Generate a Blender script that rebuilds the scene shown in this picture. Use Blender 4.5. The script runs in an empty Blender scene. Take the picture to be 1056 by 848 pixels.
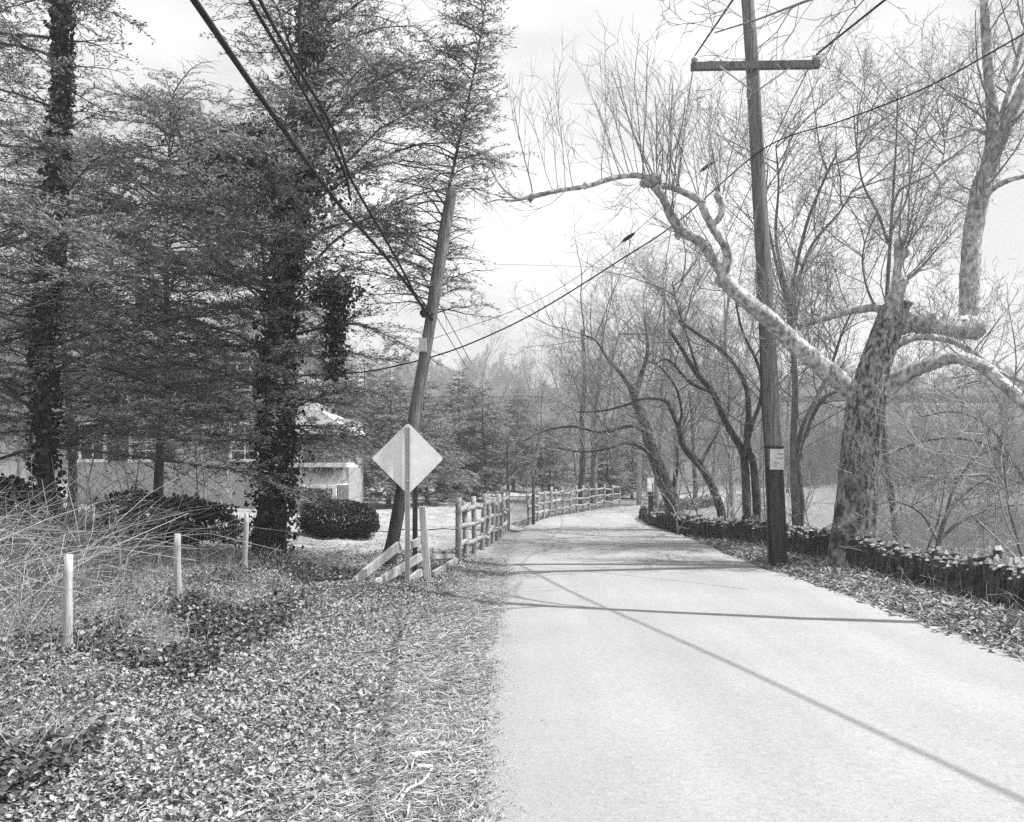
import bpy, math, random
import numpy as np
from mathutils import Vector
random.seed(7); R = np.random.default_rng(11)
scene = bpy.context.scene
COL = scene.collection
rad = math.radians
# ------------------------------------------------------------ camera, world, sun, exposure
F, HZ, CX, EYE = 900.0, 490.0, 528.0, 1.6
cam = bpy.data.cameras.new("camera"); camo = bpy.data.objects.new("camera", cam); COL.objects.link(camo)
cam.sensor_width = 36; cam.lens = 36*F/1056; cam.shift_y = (HZ-424)/1056
cam.clip_end = 3000; cam.clip_start = 0.05
camo.location = (0, 0, EYE); camo.rotation_euler = (rad(90), 0, 0)
scene.camera = camo
SUN_EL, SUN_AZ = 60.0, 3.0           # azimuth: degrees from +X towards -Y
world = bpy.data.worlds.new("World"); scene.world = world; world.use_nodes = True
nt = world.node_tree; nt.nodes.clear()
def N(t, ty, **k):
    n = t.nodes.new(ty)
    for a, b in k.items(): setattr(n, a, b)
    return n
sky = N(nt, 'ShaderNodeTexSky', sky_type='NISHITA', sun_disc=False)
sky.sun_elevation = rad(SUN_EL); sky.sun_rotation = rad(90+SUN_AZ); sky.dust_density = 3.0; sky.air_density = 1.0
# black-and-white film, mostly blue sensitive
sep = N(nt, 'ShaderNodeSeparateColor'); nt.links.new(sky.outputs[0], sep.inputs[0])
tc = N(nt, 'ShaderNodeTexCoord')
mp = N(nt, 'ShaderNodeMapping'); mp.inputs['Scale'].default_value = (1.0, 1.0, 2.6); nt.links.new(tc.outputs['Generated'], mp.inputs[0])
cn = N(nt, 'ShaderNodeTexNoise'); cn.inputs['Scale'].default_value = 2.3; cn.inputs['Detail'].default_value = 5; cn.inputs['Roughness'].default_value = .5
nt.links.new(mp.outputs[0], cn.inputs[0])
cr = N(nt, 'ShaderNodeValToRGB'); cr.color_ramp.elements[0].position = .45; cr.color_ramp.elements[1].position = .60
nt.links.new(cn.outputs[0], cr.inputs[0])
mul = N(nt, 'ShaderNodeMath', operation='MULTIPLY'); nt.links.new(sep.outputs[2], mul.inputs[0]); mul.inputs[1].default_value = .22
add = N(nt, 'ShaderNodeMath', operation='ADD'); nt.links.new(mul.outputs[0], add.inputs[0]); add.inputs[1].default_value = 3.1
cl = N(nt, 'ShaderNodeMath', operation='MULTIPLY_ADD'); nt.links.new(cr.outputs[0], cl.inputs[0]); cl.inputs[1].default_value = 1.7; nt.links.new(add.outputs[0], cl.inputs[2])
bg = N(nt, 'ShaderNodeBackground'); bg.inputs[1].default_value = .13; nt.links.new(cl.outputs[0], bg.inputs[0])
ow = N(nt, 'ShaderNodeOutputWorld'); nt.links.new(bg.outputs[0], ow.inputs[0])
sl = bpy.data.lights.new("sun", 'SUN'); sl.energy = 4.9; sl.angle = rad(.5); sl.color = (1, .995, .985)
so = bpy.data.objects.new("sun", sl); COL.objects.link(so)
sd = Vector((math.cos(rad(SUN_EL))*math.cos(rad(-SUN_AZ)), math.cos(rad(SUN_EL))*math.sin(rad(-SUN_AZ)), math.sin(rad(SUN_EL))))
so.rotation_euler = sd.to_track_quat('Z', 'Y').to_euler(); so.location = (20, 0, 40)
vs = scene.view_settings; vs.view_transform = 'Standard'; vs.look = 'None'; vs.gamma = 1; vs.use_curve_mapping = False
vs.exposure = 0.62
scene.cycles.max_bounces = 6; scene.cycles.diffuse_bounces = 3; scene.cycles.volume_bounces = 0
scene.cycles.transparent_max_bounces = 4; scene.cycles.use_denoising = False
scene.cycles.use_adaptive_sampling = True; scene.cycles.adaptive_threshold = .02

# ------------------------------------------------------------ helpers
def P(px, py, Y): return np.array([(px-CX)/F*Y, Y, EYE-(py-HZ)/F*Y])
def smooth(a, b, x): t = np.clip((x-a)/(b-a), 0, 1); return t*t*(3-2*t)
def tag(o, label=None, cat=None, group=None, kind=None):
    if label: o['label'] = label
    if cat: o['category'] = cat
    if group: o['group'] = group
    if kind: o['kind'] = kind
    return o
def empty(name, loc, label, cat, group=None, rz=0):
    o = bpy.data.objects.new(name, None); o.location = [float(c) for c in loc]; o.rotation_euler = (0, 0, rz); o.empty_display_size = .2
    COL.objects.link(o); return tag(o, label, cat, group)
def copy_tree(o, parent=None):
    c = o.copy(); COL.objects.link(c); c.parent = parent
    for ch in list(o.children): copy_tree(ch, c)
    return c
class MB:
    def __init__(s): s.V = []; s.Q = []; s.T = []; s.QM = []; s.TM = []; s.n = 0
    def add(s, V, Q=None, T=None, m=0):
        V = np.asarray(V, float).reshape(-1, 3)
        if Q is not None and len(Q): Q = np.asarray(Q, int)+s.n; s.Q.append(Q); s.QM.append(np.full(len(Q), m) if np.isscalar(m) else m)
        if T is not None and len(T): T = np.asarray(T, int)+s.n; s.T.append(T); s.TM.append(np.full(len(T), m) if np.isscalar(m) else m)
        s.V.append(V); s.n += len(V)
    def arrays(s):
        V = np.concatenate(s.V) if s.V else np.zeros((0, 3))
        Q = np.concatenate(s.Q) if s.Q else np.zeros((0, 4), int); T = np.concatenate(s.T) if s.T else np.zeros((0, 3), int)
        return V, Q, T
    def mesh(s, name, mats, smoothed=True, origin=(0, 0, 0)):
        V, Q, T = s.arrays(); V = V-np.asarray(origin)
        me = bpy.data.meshes.new(name)
        me.vertices.add(len(V)); me.vertices.foreach_set('co', V.astype(np.float32).ravel())
        me.loops.add(Q.size+T.size); me.loops.foreach_set('vertex_index', np.concatenate([Q.ravel(), T.ravel()]).astype(np.int32))
        me.polygons.add(len(Q)+len(T))
        st = np.concatenate([np.arange(len(Q))*4, Q.size+np.arange(len(T))*3]).astype(np.int32)
        me.polygons.foreach_set('loop_start', st)
        for m in (mats if isinstance(mats, (list, tuple)) else [mats]): me.materials.append(m)
        mi = np.concatenate(s.QM+s.TM) if (s.QM or s.TM) else np.zeros(0)
        me.polygons.foreach_set('material_index', mi.astype(np.int32))
        me.polygons.foreach_set('use_smooth', np.full(len(Q)+len(T), smoothed))
        me.update(); me.validate(); return me
    def build(s, name, mats, parent=None, smoothed=True, origin=None):
        if origin is None: origin = parent.location if parent and parent.type == 'EMPTY' else (0, 0, 0)
        o = bpy.data.objects.new(name, s.mesh(name, mats, smoothed, origin)); COL.objects.link(o)
        if parent is not None: o.parent = parent
        return o
    def tube(s, pts, r, n=6, m=0, cap=True, jit=0):
        pts = np.asarray(pts, float); k = len(pts); r = np.broadcast_to(np.asarray(r, float), (k,))
        t = np.gradient(pts, axis=0); t /= np.linalg.norm(t, axis=1)[:, None]+1e-9
        ref = np.array([1., 0, 0]) if abs(t[:, 0]).mean() < .7 else np.array([0, 1., 0])
        u = np.cross(t, ref); u /= np.linalg.norm(u, axis=1)[:, None]+1e-9; w = np.cross(t, u)
        a = np.arange(n)/n*2*math.pi
        rr = r[:, None]*(1+(R.normal(0, jit, (k, n)) if jit else 0))
        V = pts[:, None, :]+rr[:, :, None]*(np.cos(a)[None, :, None]*u[:, None, :]+np.sin(a)[None, :, None]*w[:, None, :])
        i = np.arange(k-1)[:, None]*n; j = np.arange(n)[None, :]; j2 = (j+1) % n
        Q = np.stack([i+j, i+j2, i+n+j2, i+n+j], -1).reshape(-1, 4)
        V = V.reshape(-1, 3)
        T = None
        if cap:
            V = np.vstack([V, pts[0], pts[-1]]); jj = np.arange(n); b = (k-1)*n
            T = np.vstack([np.stack([np.full(n, k*n), (jj+1) % n, jj], -1), np.stack([np.full(n, k*n+1), b+jj, b+(jj+1) % n], -1)])
        s.add(V, Q, T, m)
    def box(s, c, size, rz=0, m=0, jit=0, tilt=(0, 0)):
        h = np.array(size)/2
        V = np.array([[x, y, z] for z in (-1, 1) for y in (-1, 1) for x in (-1, 1)], float)*h
        if jit: V += R.normal(0, jit, V.shape)
        V[:, 0] += V[:, 2]*tilt[0]; V[:, 1] += V[:, 2]*tilt[1]
        cs, sn = math.cos(rz), math.sin(rz)
        V = np.stack([V[:, 0]*cs-V[:, 1]*sn, V[:, 0]*sn+V[:, 1]*cs, V[:, 2]], -1)+np.array(c)
        s.add(V, [[0, 2, 3, 1], [4, 5, 7, 6], [0, 1, 5, 4], [2, 6, 7, 3], [0, 4, 6, 2], [1, 3, 7, 5]], None, m)
    def leaves2(s, C, D, Nn, L, W, m=0):
        """rounded leaf folded along its midrib, edges curled"""
        n = len(C); C = np.asarray(C, float); D = D/(np.linalg.norm(D, axis=1)[:, None]+1e-9)
        S_ = np.cross(D, Nn); S_ /= np.linalg.norm(S_, axis=1)[:, None]+1e-9; U = np.cross(S_, D); L = L[:, None]; W = W[:, None]
        j = lambda a: a*(1+R.normal(0, .18, (n, 1))); cu = lambda: U*W*R.uniform(-.15, .5, (n, 1))
        P_ = [C, C+D*L*j(.28)+S_*W*j(.5)+cu(), C+D*L*j(.66)+S_*W*j(.42)+cu(), C+D*L+U*L*R.normal(0, .15, (n, 1)), C+D*L*j(.66)-S_*W*j(.42)+cu(), C+D*L*j(.28)-S_*W*j(.5)+cu()]
        V = np.stack(P_, 1).reshape(-1, 3); k = np.arange(n)[:, None]*6
        s.add(V, np.concatenate([k+[0, 1, 2, 3], k+[0, 3, 4, 5]]), None, m if np.isscalar(m) else np.concatenate([m, m]))
    def leaves(s, C, D, Nn, L, W, m=0, curl=0.0):
        """diamond blades: base C, direction D, normal Nn"""
        C = np.asarray(C, float); D = D/(np.linalg.norm(D, axis=1)[:, None]+1e-9)
        S = np.cross(D, Nn); S /= np.linalg.norm(S, axis=1)[:, None]+1e-9
        U = np.cross(S, D)
        L = np.broadcast_to(L, (len(C),))[:, None]; W = np.broadcast_to(W, (len(C),))[:, None]
        V = np.stack([C, C+D*L*.45+S*W*.5+U*W*curl, C+D*L, C+D*L*.45-S*W*.5+U*W*curl], 1)
        Q = np.arange(len(C)*4).reshape(-1, 4)
        s.add(V.reshape(-1, 3), Q, None, m)
def spline(pts, n=8):
    pts = np.asarray(pts, float); p = np.vstack([2*pts[0]-pts[1], pts, 2*pts[-1]-pts[-2]]); out = []
    for i in range(1, len(p)-2):
        for t in np.arange(n)/n:
            out.append(.5*((2*p[i])+(-p[i-1]+p[i+1])*t+(2*p[i-1]-5*p[i]+4*p[i+1]-p[i+2])*t*t+(-p[i-1]+3*p[i]-3*p[i+1]+p[i+2])*t**3))
    out.append(p[-2]); return np.array(out)

# ------------------------------------------------------------ materials (greys: the picture is black and white)
def mat(name, lo, hi, scale=4, rough=.9, bump=0.0, bscale=None, detail=6, stretch=(1, 1, 1), p0=.35, p1=.65, coord='Object', spec=.2, sss=0, second=None):
    m = bpy.data.materials.new(name); m.use_nodes = True; t = m.node_tree; b = t.nodes['Principled BSDF']
    tc = N(t, 'ShaderNodeTexCoord'); mp = N(t, 'ShaderNodeMapping'); mp.inputs['Scale'].default_value = stretch
    t.links.new(tc.outputs[coord], mp.inputs[0])
    n = N(t, 'ShaderNodeTexNoise'); n.inputs['Scale'].default_value = scale; n.inputs['Detail'].default_value = detail; n.inputs['Roughness'].default_value = .6
    t.links.new(mp.outputs[0], n.inputs[0])
    r = N(t, 'ShaderNodeValToRGB'); e = r.color_ramp.elements
    e[0].position = p0; e[1].position = p1; e[0].color = (lo, lo, lo, 1); e[1].color = (hi, hi, hi, 1)
    t.links.new(n.outputs[0], r.inputs[0]); out = r.outputs[0]
    if second:   # (scale, factor_low, factor_high): larger mottling
        n2 = N(t, 'ShaderNodeTexNoise'); n2.inputs['Scale'].default_value = second[0]; n2.inputs['Detail'].default_value = 3; t.links.new(mp.outputs[0], n2.inputs[0])
        mr = N(t, 'ShaderNodeMapRange'); mr.inputs[1].default_value = .35; mr.inputs[2].default_value = .65; mr.inputs[3].default_value = second[1]; mr.inputs[4].default_value = second[2]
        t.links.new(n2.outputs[0], mr.inputs[0])
        mx = N(t, 'ShaderNodeVectorMath', operation='SCALE'); t.links.new(out, mx.inputs[0]); t.links.new(mr.outputs[0], mx.inputs['Scale']); out = mx.outputs[0]
    t.links.new(out, b.inputs['Base Color'])
    b.inputs['Roughness'].default_value = rough; b.inputs['Specular IOR Level'].default_value = spec
    if bump:
        nb = N(t, 'ShaderNodeTexNoise'); nb.inputs['Scale'].default_value = bscale or scale*3; nb.inputs['Detail'].default_value = 5; t.links.new(mp.outputs[0], nb.inputs[0])
        bp = N(t, 'ShaderNodeBump'); bp.inputs['Strength'].default_value = bump; bp.inputs['Distance'].default_value = .03
        t.links.new(nb.outputs[0], bp.inputs['Height']); t.links.new(bp.outputs[0], b.inputs['Normal'])
    return m
def leafmat(name, lo, hi, scale=9, trans=.35):
    m = mat(name, lo, hi, scale, .7, spec=.15); t = m.node_tree; b = t.nodes['Principled BSDF']; o = t.nodes['Material Output']
    tr = N(t, 'ShaderNodeBsdfTranslucent'); src = b.inputs['Base Color'].links[0].from_socket; t.links.new(src, tr.inputs[0])
    mx = N(t, 'ShaderNodeMixShader'); mx.inputs[0].default_value = trans
    t.links.new(b.outputs[0], mx.inputs[1]); t.links.new(tr.outputs[0], mx.inputs[2]); t.links.new(mx.outputs[0], o.inputs[0])
    return m
M = dict(
 road=mat('road_surface', .29, .335, 26, .92, .25, 180, second=(.5, .93, 1.05)),
 gravel=mat('gravel', .26, .42, 30, .95, .4, 90, second=(.8, .85, 1.1)),
 syc=mat('sycamore_bark', .20, .62, 13, .85, .6, 30, detail=9, stretch=(1, 1, .6), p0=.38, p1=.60, second=(1.5, .75, 1.15)),
 syc_tr=mat('sycamore_trunk_bark', .05, .36, 17, .9, 1.0, 34, detail=10, stretch=(1, 1, .45), p0=.40, p1=.60, second=(1.8, .65, 1.25)),
 syc_base=mat('sycamore_old_bark', .05, .30, 9, .95, .9, 26, stretch=(1, 1, .5), p0=.40, p1=.62),
 bark=mat('dark_bark', .05, .13, 14, .95, .6, 40, stretch=(1, 1, .3)),
 bark_mid=mat('grey_bark', .10, .24, 12, .95, .5, 40, stretch=(1, 1, .3)),
 bark_pale=mat('pale_bark', .20, .42, 10, .95, .4, 40, stretch=(1, 1, .4)),
 twig=mat('twig_bark', .18, .32, 12), twig_pale=mat('pale_twig_bark', .26, .42, 10),
 pole=mat('weathered_pole_wood', .10, .27, 30, .9, .5, 60, stretch=(1, 1, .06), second=(2, .8, 1.1)),
 creosote=mat('dark_treated_wood', .035, .09, 30, .9, .5, 60, stretch=(1, 1, .06)),
 post=mat('grey_post_wood', .38, .60, 30, .9, .5, 70, stretch=(1, 1, .08), second=(4, .75, 1.1)),
 rail=mat('split_rail_wood', .24, .46, 24, .9, .6, 50, second=(3, .7, 1.1)),
 signback=mat('sign_back_metal', .72, .80, 9, .55, spec=.4, second=(2, .93, 1.03)),
 galv=mat('galvanised_metal', .45, .6, 30, .5, spec=.5),
 dark_metal=mat('dark_metal', .02, .04, 20, .6, spec=.4),
 cable=mat('black_cable', .02, .04, 20, .6), wire=mat('wire', .16, .25, 20, .5),
 porcelain=mat('porcelain', .55, .7, 10, .3, spec=.5),
 paper=mat('notice_paper', .55, .75, 5, .8),
 needles=leafmat('hemlock_needles', .10, .18, 5, .35), needles2=leafmat('hemlock_needles_light', .30, .45, 5, .5),
 needles_far=leafmat('evergreen_needles_far', .12, .22, 3),
 ivy=leafmat('ivy_leaf', .02, .06, 8, .15), ivy2=leafmat('ivy_leaf_glossy', .07, .16, 8, .15),
 box=leafmat('boxwood_leaf', .025, .06, 8, .1),
 leafA=mat('dead_leaf_pale', .32, .46, 14), leafB=mat('dead_leaf_brown', .22, .38, 14), leafC=mat('ground_ivy_leaf', .05, .13, 14), 
 straw=mat('dead_grass', .30, .48, 8), straw2=mat('dead_grass_dark', .13, .24, 8),
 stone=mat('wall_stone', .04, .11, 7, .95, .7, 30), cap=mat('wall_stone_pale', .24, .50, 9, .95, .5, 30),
 stucco=mat('stucco', .30, .44, 12, .95, .3, 60), white=mat('white_paint', .7, .8, 5, .6), shutter=mat('shutter_paint', .03, .05, 8, .6),
 roof=mat('roof_slate', .16, .26, 5, .8, .3, 20), glass=mat('window_glass', .02, .03, 3, .08, spec=.6),
 concrete=mat('bridge_concrete', .42, .55, .5, .9, stretch=(1, 1, .4)),
 cutwood=mat('cut_wood', .6, .75, 20),
)
t = M['road'].node_tree; b = t.nodes['Principled BSDF']; src = b.inputs['Base Color'].links[0].from_socket
tc = N(t, 'ShaderNodeTexCoord'); mp = N(t, 'ShaderNodeMapping'); mp.inputs['Scale'].default_value = (1.6, .07, 1); t.links.new(tc.outputs['Object'], mp.inputs[0])
n = N(t, 'ShaderNodeTexNoise'); n.inputs['Scale'].default_value = 1.0; n.inputs['Detail'].default_value = 4; t.links.new(mp.outputs[0], n.inputs[0])
mr = N(t, 'ShaderNodeMapRange'); mr.inputs[1].default_value = .3; mr.inputs[2].default_value = .7; mr.inputs[3].default_value = .90; mr.inputs[4].default_value = 1.07; t.links.new(n.outputs[0], mr.inputs[0])
v = N(t, 'ShaderNodeTexNoise'); v.inputs['Scale'].default_value = 70; v.inputs['Detail'].default_value = 3; t.links.new(tc.outputs['Object'], v.inputs[0])
mr2 = N(t, 'ShaderNodeMapRange'); mr2.inputs[1].default_value = .3; mr2.inputs[2].default_value = .7; mr2.inputs[3].default_value = .84; mr2.inputs[4].default_value = 1.14; t.links.new(v.outputs[0], mr2.inputs[0])
mm_ = N(t, 'ShaderNodeMath', operation='MULTIPLY'); t.links.new(mr.outputs[0], mm_.inputs[0]); t.links.new(mr2.outputs[0], mm_.inputs[1])
sc_ = N(t, 'ShaderNodeVectorMath', operation='SCALE'); t.links.new(src, sc_.inputs[0]); t.links.new(mm_.outputs[0], sc_.inputs['Scale']); t.links.new(sc_.outputs[0], b.inputs['Base Color'])
# ------------------------------------------------------------ ground
bkY = np.array([-80, 6, 9, 10.5, 12.5, 14.7, 17, 19.7, 21, 23.2, 27, 31, 36, 40, 44, 60, 80, 100, 130, 152, 166, 176, 182.])
bkX = np.array([8.0, 6.3, 6.0, 5.75, 5.65, 5.6, 5.6, 5.35, 4.95, 4.65, 4.45, 4.7, 5.8, 7.8, 10.6, 17, 25, 34, 48, 75, 130, 260, 800.])
roadC = spline([(2.0, -30), (1.98, -12), (1.98, 0), (2.0, 8), (2.05, 15), (2.2, 22), (2.6, 28), (3.5, 33), (5.1, 38), (7.2, 43), (9.3, 48), (11.2, 54), (13.2, 62), (17, 74), (25, 92), (35, 110)], 14)
def road_dist(X, Y):
    sh = X.shape; X = X.ravel(); Y = Y.ravel(); d = np.full(X.shape, 1e9)
    near = (Y > -40) & (Y < 80) & (X > -15) & (X < 95)
    c = roadC[::3]; a = c[:-1]; b = c[1:]
    x = X[near]; y = Y[near]; dd = np.full(x.shape, 1e9)
    for p, q in zip(a, b):
        v = q-p; t = np.clip(((x-p[0])*v[0]+(y-p[1])*v[1])/(v@v), 0, 1)
        dd = np.minimum(dd, np.hypot(x-p[0]-t*v[0], y-p[1]-t*v[1]))
    d[near] = dd; return d.reshape(sh)
_ph = R.uniform(0, 6.28, (24, 2)); _fr = R.normal(0, 1, (24, 2))
def rnoise(X, Y, sc):
    s = 0
    for i in range(24): s = s+np.sin(X*_fr[i, 0]*sc+_ph[i, 0]+Y*_fr[i, 1]*sc)
    return s/5
def ground(X, Y):
    X = np.asarray(X, float); Y = np.asarray(Y, float)
    bx = np.interp(Y, bkY, bkX); sl = np.interp(Y, (bkY[1:]+bkY[:-1])/2, np.diff(bkX)/np.diff(bkY)); s = (X-bx)/np.sqrt(1+sl**2)
    rd = road_dist(X, Y)
    z = .03*smooth(2.0, 2.7, rd)+.05*smooth(2.2, 3.4, rd)
    off = smooth(2.2, 4.5, rd)
    z = z+off*(.035*rnoise(X, Y, 1.6)+.02*rnoise(Y, X, 5))
    z = z+.20*smooth(-2.75, -3.25, X)*smooth(16, 12, Y)*smooth(.0, 3, Y)           # low bank under the wire fence
    z = z+.045*np.maximum(0, -X-4.5)*smooth(60, 20, Y)
    z = z+1.0*smooth(38, 75, Y)*smooth(6, -4, X)
    z = z-5.0*smooth(.5, 6.5, s)+.25*off*rnoise(X*.3, Y*.3, 1.0)*smooth(.5, 2.5, s)
    z = z+26*smooth(178, 290, Y)+16*smooth(-45, -150, X)+1.2*smooth(60, 140, Y)*rnoise(X*.02, Y*.02, 1)
    return z
def grow_axis(lo, hi, dense, d, g):
    a = list(np.arange(dense[0], dense[1], d)); s = d
    while a[-1] < hi: s *= g; a.append(a[-1]+s)
    s = d; b = [dense[0]]
    while b[-1] > lo: s *= g; b.append(b[-1]-s)
    return np.array(sorted(set(b[1:]))+a)
xs = grow_axis(-500, 700, (-9, 11), .13, 1.07); ys = grow_axis(-60, 700, (1.5, 30), .15, 1.045)
XX, YY = np.meshgrid(xs, ys); ZZ = ground(XX, YY)
mb = MB(); nx, ny = len(xs), len(ys)
i = np.arange(ny-1)[:, None]*nx; j = np.arange(nx-1)[None, :]
mb.add(np.stack([XX, YY, ZZ], -1).reshape(-1, 3), np.stack([i+j, i+j+1, i+nx+j+1, i+nx+j], -1).reshape(-1, 4))
gm = mat('ground_soil', .09, .26, 22, 1, .6, 60, second=(1.3, .75, 1.15))
t = gm.node_tree; b = gm.node_tree.nodes['Principled BSDF']; src = b.inputs['Base Color'].links[0].from_socket
# winter lawn behind the rail fence: paler, from its own position on the ground
geo = N(t, 'ShaderNodeNewGeometry'); sx = N(t, 'ShaderNodeSeparateXYZ'); t.links.new(geo.outputs['Position'], sx.inputs[0])
m1 = N(t, 'ShaderNodeMapRange'); m1.inputs[1].default_value = 16.2; m1.inputs[2].default_value = 17.6; t.links.new(sx.outputs[1], m1.inputs[0])
m2 = N(t, 'ShaderNodeMapRange'); m2.inputs[1].default_value = .2; m2.inputs[2].default_value = -.9; t.links.new(sx.outputs[0], m2.inputs[0])
m4 = N(t, 'ShaderNodeMapRange'); m4.inputs[1].default_value = 75; m4.inputs[2].default_value = 60; t.links.new(sx.outputs[1], m4.inputs[0])
m5 = N(t, 'ShaderNodeMath', operation='MULTIPLY'); t.links.new(m1.outputs[0], m5.inputs[0]); t.links.new(m4.outputs[0], m5.inputs[1])
m6 = N(t, 'ShaderNodeMapRange'); m6.inputs[1].default_value = 90; m6.inputs[2].default_value = 130; m6.inputs[3].default_value = 1; m6.inputs[4].default_value = .5; t.links.new(sx.outputs[1], m6.inputs[0])
m3 = N(t, 'ShaderNodeMath', operation='MULTIPLY'); t.links.new(m5.outputs[0], m3.inputs[0]); t.links.new(m2.outputs[0], m3.inputs[1])
ln = N(t, 'ShaderNodeTexNoise'); ln.inputs['Scale'].default_value = 1.2; ln.inputs['Detail'].default_value = 8; t.links.new(geo.outputs['Position'], ln.inputs[0])
lr = N(t, 'ShaderNodeValToRGB'); lr.color_ramp.elements[0].position = .3; lr.color_ramp.elements[1].position = .7
lr.color_ramp.elements[0].color = (.24, .24, .24, 1); lr.color_ramp.elements[1].color = (.42, .42, .42, 1); t.links.new(ln.outputs[0], lr.inputs[0])
mx = N(t, 'ShaderNodeMix', data_type='RGBA'); t.links.new(m3.outputs[0], mx.inputs[0]); t.links.new(src, mx.inputs[6]); t.links.new(lr.outputs[0], mx.inputs[7]); fs = N(t, 'ShaderNodeVectorMath', operation='SCALE'); t.links.new(mx.outputs[2], fs.inputs[0]); t.links.new(m6.outputs[0], fs.inputs['Scale']); t.links.new(fs.outputs[0], b.inputs['Base Color'])
tag(mb.build('ground', gm), kind='structure')
# river
mb = MB(); mb.add([(-40, -80, -3), (800, -80, -3), (800, 260, -3), (-40, 260, -3)], [[0, 1, 2, 3]])
wm = bpy.data.materials.new('river_water'); wm.use_nodes = True; t = wm.node_tree; b = t.nodes['Principled BSDF']
b.inputs['Base Color'].default_value = (.03, .03, .03, 1); b.inputs['Roughness'].default_value = .08; b.inputs['IOR'].default_value = 1.33
tc = N(t, 'ShaderNodeTexCoord'); mp = N(t, 'ShaderNodeMapping'); mp.inputs['Scale'].default_value = (.5, 1.3, 1); t.links.new(tc.outputs['Object'], mp.inputs[0])
n = N(t, 'ShaderNodeTexNoise'); n.inputs['Scale'].default_value = 1.6; n.inputs['Detail'].default_value = 6; t.links.new(mp.outputs[0], n.inputs[0])
bp = N(t, 'ShaderNodeBump'); bp.inputs['Strength'].default_value = .16; bp.inputs['Distance'].default_value = .12; t.links.new(n.outputs[0], bp.inputs['Height']); t.links.new(bp.outputs[0], b.inputs['Normal'])
tag(mb.build('river_water', wm, smoothed=False), kind='structure')
# road: ragged edged ribbon
d = np.gradient(roadC, axis=0); d /= np.linalg.norm(d, axis=1)[:, None]
rc = []; 
for k in range(len(roadC)-1):
    L = np.linalg.norm(roadC[k+1]-roadC[k]); m_ = max(1, int(L/.12)) if -2 < roadC[k][1] < 34 else 2
    for q in range(m_): rc.append(roadC[k]+(roadC[k+1]-roadC[k])*q/m_)
rc = np.array(rc); d = np.gradient(rc, axis=0); d /= np.linalg.norm(d, axis=1)[:, None]; nl = np.stack([-d[:, 1], d[:, 0]], -1)
hw = np.interp(rc[:, 1], [0, 15, 28, 36], [2.28, 2.16, 2.1, 1.75])
def rag(y, s): return .045*np.sin(y*.8+s)+.025*np.sin(y*2.3+2*s)+.015*np.sin(y*7.1+s*3)+R.normal(0, .03, len(y))
wl = hw+rag(rc[:, 1], 1.0); wr = hw+rag(rc[:, 1], 4.0)+np.interp(rc[:, 1], [3, 9, 14], [.6, .45, .15])
f = np.array([1, .93, .6, .2, -.2, -.6, -.93, -1.0]); zf = np.array([-.03, .030, .036, .040, .040, .036, .030, -.03])+.012
W = np.where(f > 0, f*wl[:, None], f*wr[:, None])
V = np.concatenate([rc[:, None, :]+nl[:, None, :]*W[:, :, None], np.broadcast_to(zf[None, :, None], (len(rc), 8, 1))], -1)
i = np.arange(len(rc)-1)[:, None]*8; j = np.arange(7)[None, :]
mb = MB(); mb.add(V.reshape(-1, 3), np.stack([i+j, i+8+j, i+8+j+1, i+j+1], -1).reshape(-1, 4))
ro = mb.build('road', M['road']); tag(ro, kind='structure')
def sheet(name, line, halfw, m, lift=.03):
    c = spline([(p[0], p[1]) for p in line], 10); d = np.gradient(c, axis=0); d /= np.linalg.norm(d, axis=1)[:, None]; nl = np.stack([-d[:, 1], d[:, 0]], -1)
    f = np.linspace(-1, 1, 9); ww = halfw*(1+.08*R.normal(0, 1, len(c)))
    p = c[:, None, :]+nl[:, None, :]*(f[None, :]*ww[:, None])[:, :, None]
    z = ground(p[..., 0], p[..., 1])+lift
    mb = MB(); i = np.arange(len(c)-1)[:, None]*9; j = np.arange(8)[None, :]
    mb.add(np.concatenate([p, z[..., None]], -1).reshape(-1, 3), np.stack([i+j, i+9+j, i+9+j+1, i+j+1], -1).reshape(-1, 4))
    return tag(mb.build(name, m), kind='structure')
sheet('driveway', [(.2, 26.2), (-2.5, 25.2), (-5, 23.5), (-8, 22.6), (-12, 23), (-18, 25)], 1.5, M['gravel'], .025)
sheet('path', [(1.2, 55), (-1, 53), (-4, 51), (-10, 50.5), (-20, 51), (-32, 54)], 1.3, M['gravel'], .04)  # pale strip of ground beyond the lawn, in the gravel colour

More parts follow.
